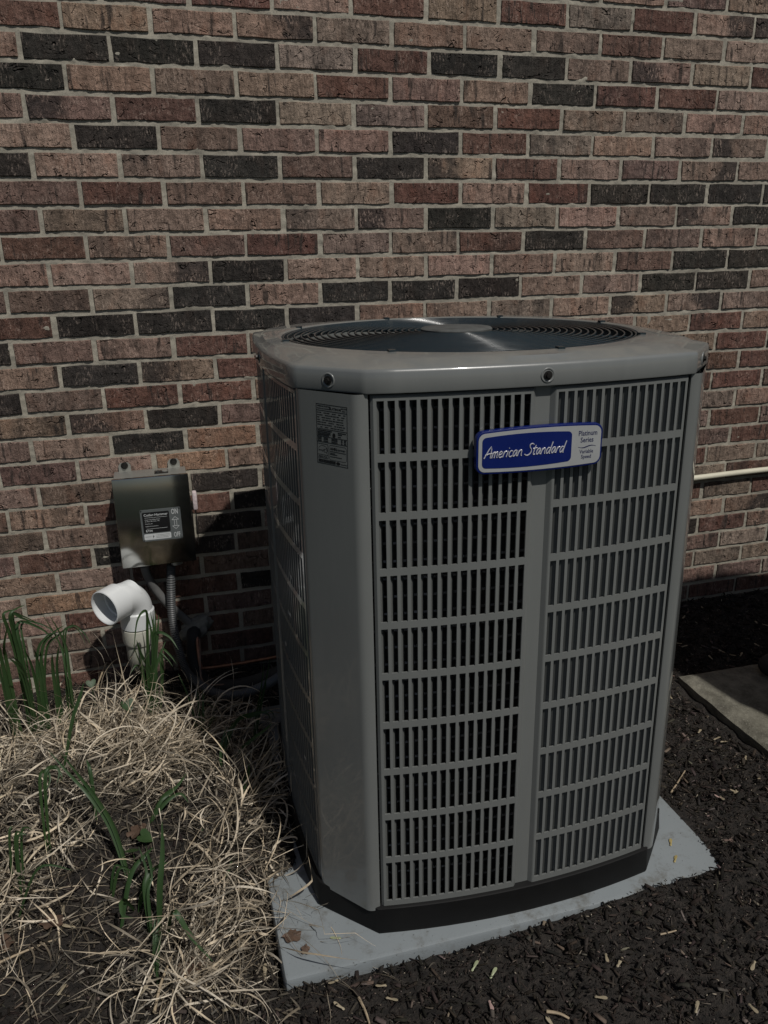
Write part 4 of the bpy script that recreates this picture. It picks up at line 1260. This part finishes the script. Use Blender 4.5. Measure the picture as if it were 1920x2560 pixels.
tuft('shaded green leaves against the left side of the cooling unit', (1300, 780, YE), [
    (.0065, [(1320, 760, YE), (1350, 600, YE+.06), (1385, 430, YE+.12), (1410, 300, YE+.16)]), (.0065, [(1150, 830, YE-.1), (1175, 740, YE-.08), (1215, 640, YE-.06)]),
    (.007, [(1130, 810, YE-.1), (1220, 650, YE-.05), (1310, 595, YE-.03), (1390, 590, YE-.03), (1415, 640, YE-.06)]), (.0065, [(1180, 790, YE-.08), (1300, 740, YE-.1), (1380, 680, YE-.12), (1420, 640, YE-.13)]),
    (.006, [(1250, 1000, YE-.2), (1290, 920, YE-.2), (1300, 850, YE-.2)]), (.0055, [(1160, 1480, -.92), (1190, 1420, -.91), (1215, 1340, -.89)])])
tuft('thin green shoots scattered through the right side of dry mound', (1100, 1280, -.78), [
    (.0055, [(1020, 1300, -.82), (1040, 1240, -.8), (1060, 1190, -.79)]), (.005, [(1090, 1340, -.83), (1120, 1270, -.8), (1130, 1210, -.79)]), (.006, [(1190, 1320, -.83), (1200, 1260, -.8), (1180, 1200, -.79)]),
    (.0055, [(980, 1400, -.88), (1020, 1430, -.88), (1060, 1440, -.87)]), (.005, [(560, 1400, -.9), (620, 1405, -.9), (690, 1415, -.9)])])
tuft('thin green shoots low at the left edge of dry mound', (60, 1260, -.85), [
    (.005, [(20, 1280, -.85), (50, 1230, -.84), (70, 1180, -.83)]), (.005, [(60, 1300, -.86), (80, 1240, -.85), (120, 1220, -.85)]), (.0055, [(200, 990, -.78), (235, 930, -.76), (285, 870, -.74), (310, 900, -.75), (295, 960, -.77)]),
    (.0045, [(30, 1370, -.9), (200, 1400, -.92), (380, 1410, -.93)])])
# heart-shaped weed leaves
def heart(label, x, y, Y, size, rot, tilt_):
    p = on_y(*Z5(x, y), Y)
    zg = float(ground_z(p[0], p[1]))
    e = empty('weed_seedling', (p[0], p[1], zg)); tag(e, label, 'weed', 'broad leaved weed seedlings')
    pr_ = []
    for t_ in np.linspace(0, 2*math.pi, 17)[:-1]:
        pr_.append((.058*math.sin(t_)**3, (.052*math.cos(t_)-.02*math.cos(2*t_)-.008*math.cos(3*t_))))
    vs = [(a*size/.06, b*size/.06, .18*abs(a)*size/.06) for a, b in pr_]+[(0, 0, 0)]
    n_ = len(pr_)
    m_ = MB(); m_.add(vs, [(i, (i+1) % n_, n_) for i in range(n_)])
    l_ = m_.build('leaf', MAT['green'], e, 60)
    l_.location = (0, 0, max(p[2]-zg, .008)); l_.rotation_euler = (tilt_, 0, rot)
    m_ = MB(); m_.tube([(0, 0, -.004), (.002, .002, (p[2]-zg)*.5), (0, 0, max(p[2]-zg, .008))], .0011, 5); m_.build('stem', MAT['green'], e, 60)
heart('heart shaped green leaf on top of the dry grass below the vent pipe', 665, 548, -.42, .019, .5, .9)
heart('shaded heart shaped leaf below the conduit loop', 1112, 560, -.40, .022, 2.2, .7)
heart('round green leaf beside the orange dead leaf in the dry grass', 755, 1238, -.80, .020, 1.2, .5)
heart('small dark green leaf under the round one in dry grass', 690, 1310, -.84, .015, 3.0, .4)
heart('small shaded green leaf at the foot of the wall', 475, 435, -.22, .014, .2, .8)

# ------------------------------------------------------------------ litter: seeds, leaves, sticks
MAT['seed'] = plain('tan_maple_seed', (.31, .26, .175), .55, var=.25, scale=120)
MAT['seed_y'] = plain('yellow_maple_seed', (.36, .29, .12), .5, var=.2, scale=120)
MAT['seed_g'] = plain('pale_green_seed', (.34, .37, .22), .5, var=.15, scale=120)
MAT['seed_p'] = plain('pinkish_seed', (.42, .29, .26), .55, var=.2, scale=120)
MAT['deadleaf'] = plain('dead_brown_leaf', (.085, .052, .034), .7, var=.4, scale=60, bump=.3)
MAT['stick'] = plain('dry_stick', (.38, .30, .20), .7, var=.25, scale=90)
def seed_mesh():
    pr_ = [(-.50, .0), (-.46, .09), (-.36, .12), (-.27, .08), (-.1, .12), (.15, .19), (.36, .19), (.49, .09), (.46, -.03), (.3, -.085), (.0, -.075), (-.27, -.07), (-.38, -.11), (-.47, -.07)]
    n_ = len(pr_)
    vs = [(a, b, .05*math.sin(a*3)+(.0)) for a, b in pr_]+[(-.36, 0, .09), (.1, .04, .05)]
    m_ = MB()
    fs = [(i, (i+1) % n_, n_ if (pr_[i][0]+pr_[(i+1) % n_][0])/2 < -.2 else n_+1) for i in range(n_)]
    fs += [(3, n_, n_+1), (11, n_+1, n_)]
    m_.add(vs, fs)
    return m_
SEED = {}
for kx in ('seed', 'seed_y', 'seed_g', 'seed_p'):
    me = seed_mesh().mesh('maple_seed'); smooth(me); me.materials.append(MAT[kx]); SEED[kx] = me
def pad_z(y): return .040-(y+1.130)*math.tan(math.radians(.65))
rs = random.Random(9)
SEEDS = []
def seed(px, py, kind='seed', size=.023, rot=None, label='tan winged maple seed lying on the dark mulch', group='maple seeds on the mulch', surf=None):
    z = .01
    for _ in range(6):
        p = on_z(px, py, z)
        z = (pad_z(p[1])+.0025 if surf == 'pad' else .0365 if surf == 'slab' else float(ground_z(p[0], p[1]))+.009)
    o_ = bpy.data.objects.new('maple_seed', SEED[kind]); COL.objects.link(o_)
    o_.location = (p[0], p[1], z); o_.scale = (size, size, size)
    o_.rotation_euler = (rs.uniform(-.25, .25), rs.uniform(-.25, .25), rs.uniform(0, 6.28) if rot is None else rot)
    tag(o_, label, 'seed', group); SEEDS.append((px, o_))
Z6 = lambda x, y: (640+x/1.296, 1900+y/1.296)
for (x, y) in ((30, 685), (405, 730), (250, 718), (270, 795), (760, 795), (1430, 800), (1610, 665), (1610, 805), (1135, 640), (1180, 655), (955, 848), (1118, 770), (1500, 120), (1550, 100), (1630, 58), (440, 775)):
    seed(*Z6(x, y), kind='seed_p' if (x, y) in ((760, 795), (1500, 120)) else 'seed')
for (x, y) in ((710, 667), (770, 690)):
    seed(*Z6(x, y), kind='seed_g', label='pale green seed lying on mulch in front of the pad', group='pale green seeds on mulch')
seed(*Z6(258, 575), kind='seed_g', size=.022, label='pale green seed on the front left of the pad', surf='pad', group='seeds on the pad')
seed(*Z6(1345, 266), kind='seed_y', rot=.9, label='yellow seed on the pad right of the unit, the farther one', surf='pad', group='seeds on the pad')
seed(*Z6(1360, 320), kind='seed_y', rot=.7, label='yellow seed on the pad right of the unit, the nearer one', surf='pad', group='seeds on the pad')
Z8 = lambda x, y: (1560+x/2.212, 1100+y/2.212)
for (x, y) in ((555, 1668), (670, 1757), (515, 1650), (540, 1980), (615, 1945), (258, 1422), (420, 1610)):
    seed(*Z8(x, y))
for (x, y) in ((330, 978), (335, 1140), (305, 1125), (735, 1010), (650, 1185), (600, 1190), (540, 1168), (735, 1132), (480, 1200), (780, 1022), (430, 925)):
    seed(*Z8(x, y), label='pale seed on shaded mulch between wall and concrete slab', group='seeds on the shaded mulch')
for (x, y) in ((330, 1612), (325, 2032), (740, 2045), (1385, 1935), (1255, 1675), (1195, 2125), (1100, 2020), (360, 1700)):
    seed(*Z5(x, y), label='tan winged maple seed fallen at the edge of the dry grass', group='maple seeds by the dry grass', size=.028)

ORD = ['first', 'second', 'third', 'fourth', 'fifth', 'sixth', 'seventh', 'eighth', 'ninth', 'tenth', 'eleventh', 'twelfth', 'thirteenth', 'fourteenth', 'fifteenth', 'sixteenth', 'seventeenth',
       'eighteenth', 'nineteenth', 'twentieth', 'twenty-first', 'twenty-second', 'twenty-third', 'twenty-fourth', 'twenty-fifth']
for grp in ('maple seeds on the mulch', 'seeds on the shaded mulch', 'maple seeds by the dry grass', 'pale green seeds on mulch'):
    row = sorted([q for q in SEEDS if q[1]['group'] == grp], key=lambda q: q[0])
    for i, (_, o_) in enumerate(row):
        o_['label'] = o_['label']+', '+('leftmost of them' if i == 0 else 'rightmost of them' if i == len(row)-1 else ORD[i]+' from the left')

def dead_leaf(label, px, py, size, rot, surf=None, seedn=0):
    z = .01
    for _ in range(6):
        p = on_z(px, py, z); z = pad_z(p[1])+.004 if surf == 'pad' else float(ground_z(p[0], p[1]))+.012
    r_ = random.Random(seedn); n_ = 22
    vs = []
    for i in range(n_):
        a = 2*math.pi*i/n_; q = size*(.55+.30*abs(math.cos(a*2.5))+r_.uniform(-.1, .1))
        vs.append((q*math.cos(a), q*.75*math.sin(a), r_.uniform(-.0, .16)*size))
    vs.append((0, 0, .02*size))
    m_ = MB(); m_.add(vs, [(i, (i+1) % n_, n_) for i in range(n_)])
    o_ = m_.build('dead_leaf', MAT['deadleaf'], None, 50)
    o_.location = (p[0], p[1], z); o_.rotation_euler = (r_.uniform(-.2, .2), r_.uniform(-.2, .2), rot)
    tag(o_, label, 'leaf', 'dead leaves')
dead_leaf('crumpled brown leaf on the front left corner of the pad', *Z6(118, 572), .024, .3, 'pad', 1)
dead_leaf('small dark leaf scrap near the pad front left corner', *Z6(160, 615), .013, 1.3, 'pad', 2)
dead_leaf('orange brown dead leaf in the middle of the dry grass', *Z5(715, 1205), .030, .8, None, 3)
dead_leaf('dark brown dead leaf below the dry grass near the pad', *Z5(1010, 1905), .036, .4, None, 4)
dead_leaf('brown dead leaf high on the dry grass mound', *Z5(690, 650), .026, 1.8, None, 5)
dead_leaf('brown dead leaf at the far left among thatch', *Z5(20, 1790), .026, 2.4, None, 6)
dead_leaf('dull brown leaf lying flat in the thatch at left', *Z5(270, 1680), .030, 2.9, None, 7)

def stick(label, a, b, r_, lift=.006, mat='stick'):
    q = []
    for (px, py) in (a, b):
        z = .01
        for _ in range(6):
            p = on_z(px, py, z); z = float(ground_z(p[0], p[1]))+lift
        q.append(Vector((p[0], p[1], z)))
    mid = (q[0]+q[1])/2+Vector((random.uniform(-.003, .003), random.uniform(-.003, .003), .002))
    m_ = MB(); m_.tube(spline([q[0], mid, q[1]], 5), r_, 6, True, [r_*(1-.35*i/10) for i in range(11)])
    o_ = m_.build('stick', MAT[mat], None, 50); tag(o_, label, 'stick')
stick('straight tan stick on the mulch right of the unit', Z6(1345, 105), Z6(1390, 35), .0022)
stick('flat pale stick on the mulch at the bottom', Z6(942, 815), Z6(1015, 838), .0030)
stick('short white stick on the mulch below the pad', Z6(1310, 565), Z6(1362, 552), .0018)
stick('pale straight stalk near the bottom left of the pad', Z6(333, 770), Z6(368, 855), .0026)
stick('long pale stalk lying at the lower left in thatch', Z5(0, 1890), Z5(290, 1770), .0026)
stick('thick pale stalk at the bottom of the dry grass', Z5(805, 2150), Z5(890, 1870), .0030, .02)
stick('pale stalk leaning up in front of the vent pipe', Z5(500, 470), Z5(583, 270), .0030, .06)
